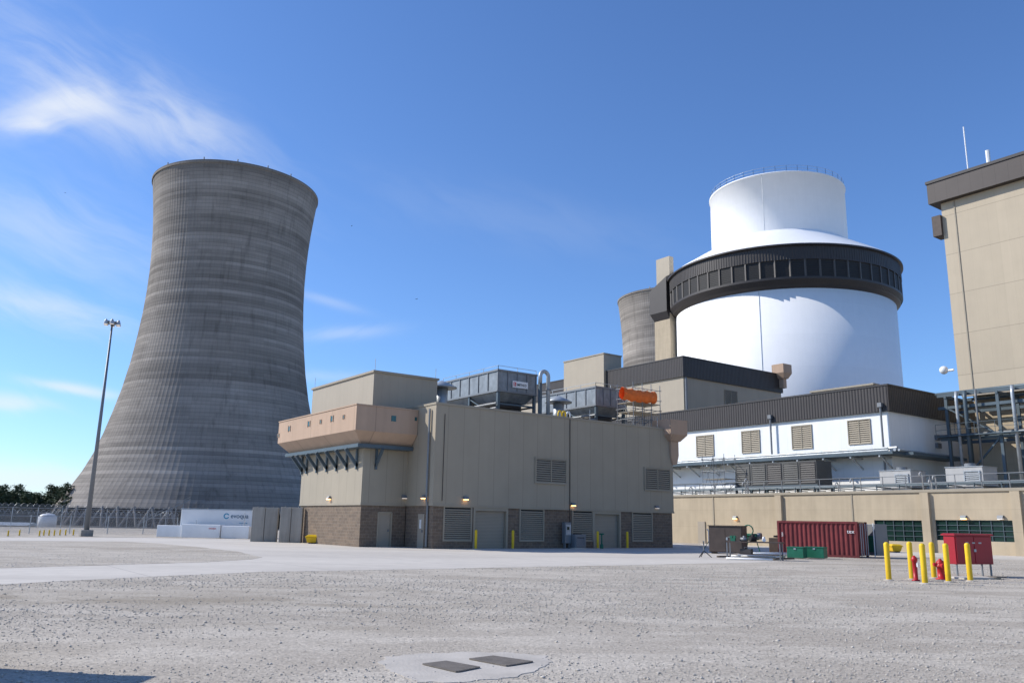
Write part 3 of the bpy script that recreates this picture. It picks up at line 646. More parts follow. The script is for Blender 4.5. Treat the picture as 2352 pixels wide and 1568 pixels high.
for px,py,sz_ in ((640,1000,.10),(665,984,.16),(710,973,.16),(737,968,.10),(763,961,.16),(790,957,.09)):
    v_=onX(px,py,gx0); o=MB(); o.box(gx0-.03,gx0-.004,v_.y-sz_,v_.y+sz_,v_.z-sz_,v_.z+sz_); o=o.build('port_window','teal',s_b)
    mb=MB(); mb.box(gx0-.05,gx0-.005,v_.y-sz_-.05,v_.y-sz_,v_.z-sz_-.05,v_.z+sz_+.05); mb.box(gx0-.05,gx0-.005,v_.y+sz_,v_.y+sz_+.05,v_.z-sz_-.05,v_.z+sz_+.05); mb.build('frame','pink',o)
v_=onY(904,961,gy0); MB().box(v_.x-.17,v_.x+.17,gy0-.03,gy0-.004,v_.z-.18,v_.z+.18).build('port_window','teal',s_b)
v_=onY(955,962,gy0); MB().box(v_.x-.08,v_.x+.08,gy0-.03,gy0-.004,v_.z-.12,v_.z+.12).build('port_window','teal',s_b)
for yy in (49.4,50.9,52.5,54.1,55.8,57.6,58.5):
    mb=MB(); mb.bar((gx0+.35,yy,6.12),(XA-.01,yy,5.05),.14,.2); mb.bar((XA-.06,yy,4.85),(XA-.06,yy,6.15),.14); mb.build('bracket','steel',s_b)
for xx in (24.6,): mb=MB(); mb.bar((xx,gy0+.35,6.12),(xx,YA-.01,5.05),.14,.2); mb.bar((xx,YA-.06,4.85),(xx,YA-.06,6.15),.14); mb.build('bracket','steel',s_b)
mb=MB(); mb.box(XE-.9,XE+1.0,YB-.7,YB+1.3,8.6,9.75); mb.loft([(XE-.45,XE+.6,YB-.3,YB+.9,8.1),(XE-.9,XE+1.0,YB-.7,YB+1.3,8.6)]); mb.box(XE-.35,XE+.5,YB-.2,YB+.8,7.0,8.1); mb.build('guard_box','pink',s_b)
MB().loft([(XE-.1,XE+.35,YB-.12,YB+.5,6.3),(XE-.35,XE+.5,YB-.2,YB+.8,7.0)]).build('guard_box_bracket','pink',s_b)
for x_,y_,z0_,z1_ in ((24.5,49.2,11.3,12.2),(29.2,49.2,11.3,12.1),(24.5,59.2,11.3,12.2),(40,YB+.1,9,9.8),(47,YB+.1,9,9.9)):
    MB().tube((x_,y_,z0_),(x_,y_,z1_),.018,5).build('lightning_rod','galv',s_b)
# coolers
def cooler(x0,x1,y0,y1,zc,zt,label,sign):
    t=thing('air_cooler',label,'cooler',(x0,y0,ZR+.1),0,None,True); W=x1-x0; L=y1-y0
    mb=MB(); mb.box(x0,x1,y0,y1,zc,zt); cs=mb.build('casing','galvc',t)
    mb=MB()
    for z in (zc-.05,zt+.05): 
        for xx in (x0,x1): mb.bar((xx,y0-.1,z),(xx,y1+.1,z),.16,.14)
        for yy in (y0,y1): mb.bar((x0-.1,yy,z),(x1+.1,yy,z),.16,.14)
    n=6
    for i in range(n+1): yy=y0+L*i/n; mb.box(x0-.06,x0-.003,yy-.04,yy+.04,zc,zt)
    for i in range(5): xx=x0+W*i/4; mb.box(xx-.04,xx+.04,y0-.06,y0-.003,zc,zt)
    mb.build('stiffener','sgrey',cs)
    for i in range(2):
        ya=y0+L*i/2+.1; yb_=y0+L*(i+1)/2-.1; cx_=(x0+x1)/2; cy_=(ya+yb_)/2
        MB().loft([(cx_-W*.36,cx_+W*.36,cy_-L*.16,cy_+L*.16,zc-.75),(x0+.05,x1-.05,ya,yb_,zc-.12)]).build('plenum','galvc',t)
        MB().lathe(cx_,cy_,[(W*.42,zc-1.25),(W*.42,zc-.8),(W*.34,zc-.78)],28).build('fan_ring','darkp',t,True)
        mb=MB(); mb.tube((cx_,cy_,zc-1.75),(cx_,cy_,zc-1.2),.2,10); mb.bar((x0,cy_,zc-1.75),(x1,cy_,zc-1.75),.16)
        for a in range(6): mb.bar((cx_,cy_,zc-1.3),(cx_+W*.36*cos(a*PI/3+.4),cy_+W*.36*sin(a*PI/3+.4),zc-1.27),.22,.03)
        mb.build('fan','darkp',t)
    for xx in (x0+.1,x1-.1):
        for i in range(3):
            yy=y0+.1+(L-.2)*i/2; MB().bar((xx,yy,ZR+.1),(xx,yy,zc-.1),.2).build('leg','steel',t)
    mb=MB()
    for xx in (x0+.1,x1-.1):
        for i in range(2): ya=y0+.1+(L-.2)*i/2; mb.bar((xx,ya,ZR+.3),(xx,ya+L/2-.1,zc-.3),.09); mb.bar((xx,ya,ZR+1.4),(xx,ya+L/2-.1,ZR+1.4),.12)
    mb.bar((x0,y0+.1,ZR+1.4),(x1,y0+.1,ZR+1.4),.12)
    mb.build('brace','steel',t)
    mb=MB()
    for k,(dx,dz) in enumerate(((-.25,1.0),(-.25,1.35),(-.45,.6))): mb.tube((x0+dx,y0-.2,ZR+dz),(x0+dx,y1,ZR+dz),.08,8)
    mb.path([(x1+.2,y0+.5,ZR+.1),(x1+.2,y0+.5,zt-.4),(x1+.05,y0+.5,zt-.3),(x1-.05,y0+.5,zt-.3)],.12,10)
    mb.build('piping','sgrey',t)
    mb=MB(); railing(mb,[(x0,y1,zt+.1),(x0,y0,zt+.1),(x1,y0,zt+.1)],.3,1.6,.016,1); mb.build('top_rail','galv',t)
    if sign:
        a=onY(1176,882,y0).x; b=onY(1211,882,y0).x; z0=onY(1190,891,y0).z; z1=onY(1190,876,y0).z
        sg=MB().box(a,b,y0-.1,y0-.063,z0,z1).build('sign_panel','wpaint',t)
        h=z1-z0
        mk=MB(); mk.box(a+.07,a+.07+h*.5,y0-.106,y0-.101,z0+h*.2,z0+h*.8); mk.build('emblem','inkr',sg)
        text('S',h*.62,(a+.07+h*.07,y0-.109,z0+h*.27),(PI/2,0,0),'wpaint','lettering',sg,bold=.004)
        text('SMITHCO',h*.50,(a+.07+h*.62,y0-.105,z0+h*.3),(PI/2,0,0),'ink','lettering',sg,bold=.006,sx=(b-a-.15-h*.6)/(h*.50*4.75))
    return t
cooler(35.1,38.7,50,57.9,11.35,12.8,'galvanised air cooler with maker sign on the tan building roof',True)
cooler(44.9,48.2,50,57.5,11.2,12.6,'galvanised air cooler nearest the orange tarp',False)
for k,(px,py,Y) in enumerate(((1015,886,51.5),(1283,920,52.))):
    v_=onY(px,py,Y); t=thing('conical_vent','grey conical vent hat '+('beside the tan penthouse' if k==0 else 'between the two air coolers'),'vent',(v_.x,v_.y,ZR+.1),0,'conical vent hats on the roof')
    z=v_.z-ZR-.1; MB().lathe(0,0,[(1.1,z-.18),(1.12,z-.1),(.06,z+.4)],28).build('hat','galv',t,True); MB().tube((0,0,0),(0,0,z-.2),.45,20).build('stack','galv',t,True)
v_=onY(1259,900,48.5); zt=onY(1252,848,48.5).z
t=thing('loop_pipe','tall silver pipe with curved top between the coolers','pipe',(v_.x,v_.y,ZR+.1),0)
zz=zt-ZR-.3; pts=[(0,0,0),(0,0,zz-.35)]+[(-.38+.38*cos(a),0,zz-.35+.38*sin(a)) for a in [PI*k/8 for k in range(1,8)]]+[(-.76,0,zz-.35),(-.78,0,zz-.9)]
MB().path(pts,.15,14).build('tube','galv',t,True); MB().lathe(0,0,[(.26,zz-1.4),(.26,zz-1.3)],14).build('flange','sgrey',t); MB().bar((-.78,0,0),(-.78,0,zz-.9),.22).build('support_post','steel',t)
t=thing('hose','yellow and white hoses looped over the roof edge','hose',onY(1282,952,46)); 
for k,(dx,m_) in enumerate(((0,'yellow'),(.38,'yellow'),(.8,'wpaint'))):
    MB().path([(dx,0,-.6),(dx,0,.1),(dx+.08,0,.28),(dx+.22,0,.3),(dx+.32,0,.15),(dx+.34,0,-.6)],.055,8).build('hose_loop',m_,t,True)
sc=scaffold('tube scaffold wrapped with orange tarp at the end of the tan roof',45.6,48.6,46.4,48.2,ZR+.15,12.4,3,1,4,(ZR+1.4,11.1))
a=onY(1429,905,46.2); b=onY(1504,905,46.2); mb=MB(); zb,zt=onY(1465,921,46.2).z,onY(1465,894,46.2).z
nx,nz=30,14; vs=[];fs=[]
for i in range(nx+1):
    for j in range(nz+1):
        ph=2*PI*j/nz; hh=(zt-zb)/2*(1+.10*sin(i*.9)+.05*sin(i*2.3)); x_=a.x+(b.x-a.x)*i/nx
        vs.append((x_,46.25-.30*cos(ph)*(1+.12*sin(i*1.3+j)),(zb+zt)/2+hh*sin(ph)-.06*sin(i/nx*PI)))
for i in range(nx):
    for j in range(nz): q=i*(nz+1)+j; fs.append((q,q+nz+1,q+nz+2,q+1))
mb.add(vs,fs); o=single(mb,'tarp','orange','orange tarp bundle tied along the rooftop scaffold','tarp',smooth=True)
# ---------------- things by the service building ----------------
def bollard(px,pyb,pyt,label,group,r=.085):
    g_=gp(px,pyb); h=onD(px,pyt,g_.dot(FH)).z
    t=thing('bollard',label,'bollard',g_,0,group)
    MB().lathe(0,0,[(r,0),(r,h-r*.9),(r*.93,h-r*.5),(r*.7,h-r*.18),(.01,h)],20,False).build('post','yellow',t,True)
    MB().lathe(0,0,[(r*1.9,-.01),(r*1.9,.02),(r,.035)],16).build('footing','concp',t)
for px,l in ((1093,'yellow bollard left of the left roller door'),(1178,'yellow bollard right of the left roller door'),(1373,'yellow bollard left of the right roller door'),(1441,'yellow bollard right of the right roller door')):
    q=onY(px,1240,44.3); t=thing('bollard',l,'bollard',(q.x,44.3,0),0,'bollards at the roller doors')
    MB().lathe(0,0,[(.085,0),(.085,1.1),(.08,1.14),(.06,1.17),(.01,1.19)],20,False).build('post','yellow',t,True); MB().lathe(0,0,[(.17,-.01),(.17,.02),(.09,.035)],16).build('footing','concp',t)
for px,b_,t_,l in ((2042,1332,1244,'leftmost of the yellow bollards around the hydrant'),(2095,1330,1243,'yellow bollard behind the red standpipe'),(2125,1340,1247,'nearest yellow bollard, right of the red standpipe'),(2146,1327,1244,'yellow bollard just left of the red hydrant'),(2179,1336,1247,'yellow bollard just right of the red hydrant'),(2229,1334,1246,'rightmost yellow bollard in front of the red cabinet')):
    bollard(px,b_,t_,l,'yellow bollards around the fire hydrant',.088)
g_=gp(2163,1330); t=thing('fire_hydrant','red fire hydrant standing among yellow bollards','hydrant',g_,0)
MB().lathe(0,0,[(.19,0),(.19,.04),(.12,.05),(.12,.40),(.17,.42),(.17,.47),(.13,.49),(.135,.55),(.11,.62),(.05,.66),(.05,.69),(.03,.7)],22).build('barrel','hyd',t,True)
for sg in (-1,1): MB().tube(RH*(sg*.1)+ZA*.5,RH*(sg*.24)+ZA*.5,.06,12).build('side_outlet','hyd',t)
MB().tube(-FH*.1+ZA*.46,-FH*.26+ZA*.46,.085,14).build('front_outlet','hyd',t)
g_=gp(2104,1333); t=thing('standpipe','red indicator standpipe between yellow bollards','standpipe',g_,0)
MB().lathe(0,0,[(.13,0),(.13,.03),(.075,.05),(.075,.62),(.1,.64),(.1,.72),(.06,.78),(.02,.82)],16).build('post','hyd',t,True); MB().box(-.03,.03,-.12,-.07,.45,.58).build('indicator','wpaint',t)
p0=gp(2203,1324); p1=gp(2292,1324); u_=(p1-p0).normalized(); W=(p1-p0).length; D0=p0.dot(FH)
ang=math.atan2(u_.y,u_.x); t=thing('hose_cabinet','red metal hose cabinet on thin legs beside the hydrant','cabinet',p0,ang+rad(4))
zt=onD(2240,1225,D0).z; zb=onD(2240,1296,D0).z
MB().box(-.06,W,0,.5,zb,zt-.08).build('casing','red',t,bev=.015); MB().loft([(-.11,W+.05,-.06,.56,zt-.08),(-.11,W+.05,-.06,.56,zt-.03),(-.05,W,0,.5,zt)]).build('lid','red',t)
mb=MB(); c=W/2-.03; mb.box(-.02,c-.015,-.03,-.003,zb+.05,zt-.12); dd=mb.build('door','red',t,bev=.008); mb=MB(); mb.box(c+.015,W-.04,-.03,-.003,zb+.05,zt-.12); mb.build('door','red',t,bev=.008)
MB().box(c-.05,c+.05,-.06,-.033,zb+.45,zb+.55).build('latch','galv',dd)
for k in range(3): MB().box(c-.42+k*.32,c-.28+k*.32,-.036,-.032,zb+.75,zb+.80).build('label_plate','hvac',dd)
for x_ in (.0,W-.1):
    for y_ in (.06,.44): MB().bar((x_,y_,0),(x_,y_,zb),.05).build('leg','sgrey',t)
s0=thing('concrete_slab','small pale slab on the gravel under the red cabinet','slab',gp(2215,1330),ang); MB().box(0,1.6,0,.9,0,.06).build('slab','concp',s0,bev=.01); MB().box(1.3,1.75,-.1,.25,.061,.1).build('plate','rust',s0)
e0=thing('electrical_cabinet','grey electrical cabinet standing against the block wall','cabinet',(onY(1304,1253,44.6).x,44.45,0),0)
MB().box(-.28,.28,.1,.45,.35,1.75).build('casing','sgrey',e0,bev=.02); MB().box(-.22,.22,.06,.097,.9,1.6).build('panel_door','galv',e0)
for x_ in (-.2,.2): MB().box(x_-.03,x_+.03,.15,.35,0,.35).build('leg','sgrey',e0)
MB().box(-.14,.06,.045,.058,1.25,1.45).build('screen','gglass',e0)
e1=thing('condenser_unit','boxy grey condenser unit right of the electrical cabinet','condenser',(onY(1329,1253,44.4).x,44.2,0),0)
MB().box(-.5,.5,0,.7,.06,.95).build('casing','sgrey',e1,bev=.02); louvre(e1,'Y',0,-.42,.42,.15,.85,'sgrey',.04,.07); MB().lathe(0,.35,[(.3,.952),(.3,1.0),(.27,1.0)],20).build('fan_guard','darkp',e1); MB().box(-.55,.55,-.05,.75,0,.058).build('pad','concp',e1)
e2=thing('valve_stand','green valve stand beside the third bollard','valve stand',(onY(1380,1256,44.3).x,44.2,0),0)
MB().tube((0,0,0),(0,0,.95),.05,10).build('stem','green',e2); MB().lathe(0,0,[(.16,.95),(.18,1.0),(.16,1.05)],16).build('handwheel','green',e2); MB().lathe(0,0,[(.12,0),(.12,.25),(.06,.35)],12).build('body','green',e2)
def bin_(px,py,label,w=1.5):
    g_=gp(px,py); t=thing('grit_bin',label,'bin',g_,math.atan2(RH.y,RH.x)+.15,'yellow bins')
    MB().loft([(-w/2+.12,w/2-.12,.05,.75,.08),(-w/2,w/2,0,.8,.42)]).build('tub','yellow',t,bev=.02)
    MB().loft([(-w/2-.04,w/2+.04,-.04,.84,.422),(-w/2-.04,w/2+.04,-.04,.84,.48),(-w/2+.15,w/2-.15,.1,.7,.60)]).build('lid','yellow',t,bev=.02)
    for x_ in (-w/2+.2,w/2-.35): MB().box(x_,x_+.15,.05,.75,0,.079).build('skid','darkp',t)
bin_(718,1248,'yellow lidded bin at the base of the brown block wall',1.0); bin_(2062,1268,'yellow lidded bin beyond the end of the red container',.85)
for k,(a,b,yb) in enumerate(((574,634,1243),(639,690,1245))):
    p0=gp(a,yb); p1=gp(b,yb+1); W=(p1-p0).length; an=math.atan2((p1-p0).y,(p1-p0).x); h=onD(a,1164,p0.dot(FH)).z
    t=thing('concrete_panel','grey precast concrete wall panel '+('standing apart, next to the white tanks' if k==0 else 'butting against the brown block wall'),'concrete panel',p0,an,'precast wall panels')
    MB().box(0,W*.5-.015,0,.35,0,h).build('panel','conc',t,bev=.03); MB().box(W*.5+.015,W,0,.35,0,h).build('panel','conc',t,bev=.03)
    for x_ in (W*.2,W*.8): MB().tube((x_,.05,h),(x_,.05,h+.08),.03,6).build('lifting_eye','sgrey',t)
p0=gp(404,1233); p1=gp(573,1236); W=(p1-p0).length; an=math.atan2((p1-p0).y,(p1-p0).x); h=onD(404,1168,p0.dot(FH)).z
t=thing('treatment_trailer','white treatment trailer with slate lettering beside the concrete panels','trailer',p0,an)
MB().box(0,W,.6,3.0,.35,h).build('body','wpaint',t,bev=.05); MB().box(-.03,W+.03,.57,3.03,h+.002,h+.07).build('roof_trim','galv',t)
tz=onD(540,1189,p0.dot(FH)).z
tx=W*(520-404)/169
text('evoqua',.52,(tx,.59,tz),(PI/2,0,0),'inkb','lettering',t,bold=.006)
text('wastewater',.15,(tx+.75,.59,tz-.45),(PI/2,0,0),'inkc','lettering',t)
mb=MB()
for k in range(14):
    a=k*2*PI/16+.4; a2=a+2*PI/16; mb.add([(tx-.35+.24*cos(a),.588,tz+.15+.24*sin(a)),(tx-.35+.24*cos(a2),.588,tz+.15+.24*sin(a2)),(tx-.35+.15*cos(a2),.588,tz+.15+.15*sin(a2)),(tx-.35+.15*cos(a),.588,tz+.15+.15*sin(a))],[(0,1,2,3)])
mb.build('emblem','inkc',t)
for x_ in (W*.15,W*.28,W*.82): MB().tube((x_,.7,.33),(x_,.95,.33),.33,18).build('wheel','rubber',t)
p0=gp(360,1232); p1=gp(573,1237); h1=onD(360,1205,p0.dot(FH)).z
W=(p1-p0).length; an=math.atan2((p1-p0).y,(p1-p0).x)
t=thing('containment_tank','low white containment tank in front of the white trailer','tank',p0,an)
MB().box(0,W*.28,-.1,.4,0,h1).build('left_section','wpaint',t,bev=.03); MB().box(W*.285,W*.70,-.3,.45,0,h1+.12).build('middle_section','wpaint',t,bev=.03); MB().box(W*.705,W,-.2,.45,0,h1+.05).build('right_section','wpaint',t,bev=.03)
text('evoqua',.22,(W*.58,-.31,h1*.75),(PI/2,0,0),'inkr','lettering',t)
for a,b in (((W*.93,0,h1),(W*.93,0,h1+1.1)),((W*.4,.2,h1),(W*.4,.2,h1+.5))): MB().tube(a,b,.03,6).build('vent_pipe','galv',t)
# ---------------- light mast ----------------
g_=gp(197,1231); hm=onD(249,740,g_.dot(FH)).z
t=thing('light_mast','tall tapered steel light mast standing before the big cooling tower','light mast',g_,0)
MB().tube((0,0,.5),(0,0,hm),.20,16,.07).build('mast','sgrey',t,True); MB().box(-.45,.45,-.45,.45,0,.5).build('footing','conc',t,bev=.04)
MB().lathe(0,0,[(.40,hm-.15),(.42,hm-.1),(.42,hm+.02),(.12,hm+.1)],20).build('head_ring','sgrey',t)
for k in range(6):
    a=k*PI/3+.3; c=Vector((.55*cos(a),.55*sin(a),hm-.10)); mb=MB(); mb.path([c+ZA*.28,c+ZA*.1,c-ZA*.14],[.06,.15,.19],12); mb.bar((0,0,hm),c+ZA*.2,.05); o=mb.build('floodlight','galv',t); MB().tube(c-ZA*.145,c-ZA*.16,.16,12).build('lens','lampo',o)
# ---------------- far left: fence, trees, tank ----------------
def fence(pa,pb,label,h=2.4):
    a=gp(*pa); b=gp(*pb); L=(b-a).length; t=thing('chain_link_fence',label,'fence',a,math.atan2((b-a).y,(b-a).x)); n=int(L/3)
    for i in range(n+1): MB().tube((L*i/n,0,0),(L*i/n,0,h+.1),.04,6).build('post','galv',t)
    mb=MB(); mb.sheet([(0,0,.05),(L,0,.05),(L,0,h),(0,0,h)]); mb.build('mesh','link',t)
    mb=MB(); mb.tube((0,0,h),(L,0,h),.03,6); [mb.tube((0,0,h+.1+.12*k),(L,0,h+.1+.12*k),.012,4) for k in range(3)]
    pts=[(L*i/240,.2*cos(i*1.3),h+.35+.2*sin(i*1.3)) for i in range(241)]; mb.path(pts,.012,3); mb.build('top_wire','galv',t)
fence((-250,1224),(405,1226),'near chain link fence with coiled wire left of the white tanks',1.5)
fence((-250,1211),(420,1213),'farther chain link fence in front of the cooling tower',2.4)
for k,(px,py) in enumerate(((18,1231),(44,1230),(90,1231),(100,1230),(112,1230),(124,1230),(137,1229),(150,1229),(168,1229),(183,1229))):
    bollard(px,py,py-14,'yellow bollard by the fence, %s from the left frame edge'%('first second third fourth fifth sixth seventh eighth ninth tenth'.split()[k]),'small yellow bollards by the fence',.055)
v_=onD(107,1207,150); t=thing('storage_tank','small white round tank near the foot of the big tower','tank',(v_.x,v_.y,-.9)); MB().lathe(0,0,[(1.5,0),(1.5,2.2),(1.0,2.6),(.1,2.8)],28).build('shell','wpaint',t,True); MB().box(-1.7,1.7,-1.7,1.7,-.5,0).build('base','conc',t)
v_=onD(28,1200,230); t=thing('storage_shed','low tan shed in front of the far trees','shed',(v_.x,v_.y,-4),math.atan2(RH.y,RH.x)); MB().box(-6,4,0,6,0,2.6).build('wall','beige2',t); MB().loft([(-6.3,4.3,-.3,6.3,2.6),(-6.3,4.3,2.9,3.1,3.4)]).build('roof','galv',t)
def tree_proto(seed):
    rng=random.Random(seed); hh=rng.uniform(15,20); t=thing('pine_tree','x','tree',(0,0,0))
    mb=MB(); mb.path([(0,0,-1),(.1,.1,hh*.5),(0,.2,hh*.92)],[.3,.2,.05],6)
    for i in range(9):
        a=rng.uniform(0,6.28); z=hh*rng.uniform(.3,.85); mb.tube((0,0,z),(cos(a)*2.2,sin(a)*2.2,z+.8),.07,4,.02)
    mb.build('trunk','bark',t); mb=MB()
    for i in range(60):
        z=hh*(.06+.94*rng.random()**.9); rr=(1-(max(z/hh-.1,0))**1.6*.75)*4.0; a=rng.uniform(0,6.28); r=rr*rng.uniform(.2,1); c=Vector((r*cos(a),r*sin(a),z))
        for k in range(24):
            p=c+Vector((rng.gauss(0,.8),rng.gauss(0,.8),rng.gauss(0,.6))); s=rng.uniform(.35,.8)
            d1=Vector((rng.gauss(0,1),rng.gauss(0,1),rng.gauss(0,.6))).normalized()*s; d2=Vector((rng.gauss(0,1),rng.gauss(0,1),rng.gauss(0,1))).normalized()*s
            mb.add([p-d1,p+d2,p+d1],[(0,1,2)])
    mb.build('crown','leaf',t); return t
protos=[tree_proto(i) for i in range(4)]
TN=52
for i in range(TN):
    px=-70+i*4.7+random.uniform(-3,3); D=random.uniform(390,480); v_=onD(px,1190,D)
    lb='dark green pine in the far tree line left of the big tower'
    if i<4: o=protos[i]; o.location=(v_.x,v_.y,-4); o['label']=lb
    else: o=dup(protos[i%4],None,(v_.x,v_.y,-4),lb,random.uniform(0,6.28))
    o['group']='pines in the far tree line'; k_=random.uniform(.72,1.0); o.scale=(k_*1.2,k_*1.2,k_)
# ---------------- red container & clutter ----------------
p0=gp(1788,1274); p1=gp(1974,1281); W=(p1-p0).length; an=math.atan2((p1-p0).y,(p1-p0).x); h=onD(1880,1197,(p0.dot(FH)+p1.dot(FH))/2).z
t=thing('shipping_container','dark red corrugated shipping container in front of the low building','shipping container',p0,an)
DD=2.2
mb=MB(); n=68; P_=[]
for i in range(n+1):
    P_.append((.08+(W-.16)*i/n,.0 if i%4 in(0,3) else .05))
vs=[];fs=[]
for x_,y_ in P_: vs+=[(x_,y_+.03,.14),(x_,y_+.03,h-.1)]
for i in range(n): fs.append((2*i,2*i+2,2*i+3,2*i+1))
mb.add(vs,fs); mb.build('side_wall','cred',t)
MB().box(.05,W-.05,.09,DD,.12,h-.03).build('body','cred',t)
mb=MB()
for x_ in (0,W-.12): mb.box(x_,x_+.12,0,.12,0,h); mb.box(x_,x_+.12,DD-.1,DD+.02,0,h)
mb.box(.12,W-.12,0,.085,0,.14); mb.box(.12,W-.12,0,.085,h-.1,h); mb.build('frame','cred',t)
MB().box(0.02,W-.02,.02,DD,h+.001,h+.02).build('roof','cred',t)
dr=None
for ya_,yb_ in ((.1,DD/2-.01),(DD/2+.01,DD-.1)): dr=MB().box(W+.003,W+.05,ya_,yb_,.12,h-.1).build('door','cred',t)
for y_ in (.3,.75,1.35,1.8): MB().tube((W+.08,y_,.1),(W+.08,y_,h-.08),.025,6).build('locking_bar','galv',dr)
text('tex',.32,(W-.60,-.012,h*.68),(PI/2,0,0),'wpaint','lettering',t)
text('tex',.20,(.36,-.012,h*.55),(PI/2,-PI/2,0),'wpaint','lettering',t)
g_=gp(2000,1279); t=thing('tool_cabinet','grey and green tool cabinet at the door end of the red container','cabinet',g_,an-.5)
hh=onD(2000,1197,g_.dot(FH)).z; MB().box(-.45,.3,.2,1.2,.1,hh-.15).build('casing','sgrey',t,bev=.02)
for x_ in (-.4,.25): MB().tube((x_,.1,0),(x_,.1,hh-.1),.03,6).build('locking_bar','wpaint',t)
MB().box(-.3,.15,.16,.197,.3,hh*.6).build('door_panel','green',t)
g_=gp(2022,1268); t=thing('compressor_cart','dark wheeled compressor cart behind the red container','cart',g_,an)
MB().box(-.35,.45,.1,1.0,.35,.95).build('housing','darkp',t,bev=.06)
for x_ in (-.15,.35): o=MB().path([(x_,-.08,.28),(x_,.09,.28)],.28,20).build('wheel','rubber',t); MB().tube((x_,-.09,.28),(x_,-.075,.28),.12,12).build('hub','sgrey',o)
MB().path([(-.35,.5,.5),(-.7,.5,.4),(-.9,.5,.75)],.03,6).build('handle','sgrey',t)
p0=gp(1640,1272); W=(gp(1722,1274)-p0).length; h=onD(1680,1208,p0.dot(FH)).z
t=thing('job_box','tall dark brown steel job box left of the red container','job box',p0+FH*1.2,an+.1)
MB().box(0,W,0,1.1,.1,h).build('casing','brown',t,bev=.02); MB().box(-.04,W+.04,-.05,1.15,h+.002,h+.05).build('lid','brown',t)
for a,b in ((.05,W/2-.01),(W/2+.01,W-.05)): dd=MB().box(a,b,-.03,-.003,.15,h-.1).build('door','brown',t)
MB().box(W/2+.05,W/2+.15,-.05,-.033,h*.5,h*.6).build('handle','galv',dd)
for x_ in (.1,W-.25): MB().box(x_,x_+.12,.1,1.0,0,.1).build('skid','darkp',t)
p0=gp(1668,1283); W=(gp(1768,1283)-p0).length
t=thing('workbench','dark steel workbench cluttered with fittings in front of the job box','workbench',p0,an+.15)
MB().box(0,W,0,.8,.86,.92).build('top','brown',t)
for x_ in (.05,W-.1):
    for y_ in (.05,.72): MB().bar((x_,y_,0),(x_,y_,.86),.06).build('leg','sgrey',t)
MB().box(.1,W-.1,.1,.7,.25,.29).build('shelf','brown',t)
bq=Matrix.Rotation(an+.15,3,'Z')
def onb(x_,y_,z_=.92): return p0+bq@Vector((x_,y_,z_))
t=thing('pipe_vise','green pipe vise clamped on the workbench','vise',onb(.35,.25),an)
MB().box(-.12,.12,-.1,.1,0,.14).build('base','green',t); MB().box(-.16,-.02,-.08,.08,.14,.28).build('jaw','green',t); MB().box(.03,.14,-.08,.08,.14,.28).build('jaw','green',t); MB().tube((-.3,0,.2),(-.17,0,.2),.02,6).build('screw','sgrey',t)
for k,(x_,r_,l_) in enumerate(((.9,.1,'grey pipe fitting lying on the left half of the workbench'),(1.35,.13,'black pipe coupling at the middle of the workbench'),(1.9,.09,'white pipe fitting at the right end of the workbench'))):
    t=thing('pipe_fitting',l_,'pipe fitting',onb(x_,.35),an+k); MB().tube((-.2,0,r_),(.15,0,r_),r_,12).build('tee_body',('sgrey','rubber','wpaint')[k],t,True); MB().tube((0,0,r_),(0,0,r_*2.8),r_*.75,12).build('branch',('sgrey','rubber','wpaint')[k],t,True)
t=thing('toolbox','dark toolbox on the lower shelf of the workbench','toolbox',onb(1.0,.3,.29),an); MB().box(-.3,.3,-.15,.15,0,.25).build('box','darkp',t,bev=.02); MB().path([(-.12,0,.25),(-.12,0,.33),(.12,0,.33),(.12,0,.25)],.015,6).build('handle','galv',t)
g_=gp(1738,1272)+FH*.9; t=thing('threading_machine','green pipe threading machine on tripod legs behind the workbench','machine',g_,an)
MB().box(-.5,.4,-.3,.3,.85,1.25).build('housing','green',t,bev=.04); MB().tube((.4,0,1.1),(.62,0,1.1),.2,16).build('chuck','sgrey',t); MB().path([(-.1+.33*cos(a),-.34,1.45+.33*sin(a)) for a in [k*PI/8 for k in range(17)]],.04,6).build('hand_hoop','green',t,True)
for x_,y_ in ((-.4,-.25),(-.4,.25),(.35,0)): MB().tube((x_*.8,y_*.8,.85),(x_*1.5,y_*1.5,0),.03,6).build('leg','green',t)
g_=gp(1790,1272)+FH*.3; t=thing('spool_crate','brown crate holding a cable coil, between the workbench and container','crate',g_,an); 
MB().box(-.55,.5,0,.7,.1,1.0).build('sides','brown',t,bev=.02); MB().path([(.25*cos(a)-.05,.3+.25*sin(a),1.03+.01*a) for a in [k*.5 for k in range(26)]],.03,5).build('cable_coil','rubber',t)
for x_ in (-.5,.35): MB().box(x_,x_+.1,0,.7,0,.098).build('skid','darkp',t)
for k,(a,b) in enumerate(((1804,1843),(1845,1889))):
    p0=gp(a,1281); W=(gp(b,1282)-p0).length; h=onD(a,1254,p0.dot(FH)).z
    t=thing('green_chest','green metal chest '+('left one of the pair' if k==0 else 'right one of the pair')+' in front of the red container','chest',p0-FH*.3,an,'green chests')
    MB().box(0,W,0,.7,.04,h-.06).build('box','green',t,bev=.015); MB().box(-.02,W+.02,-.02,.72,h-.058,h).build('lid','green',t,bev=.01); MB().box(W/2-.06,W/2+.06,-.03,-.004,h-.15,h-.07).build('latch','galv',t)
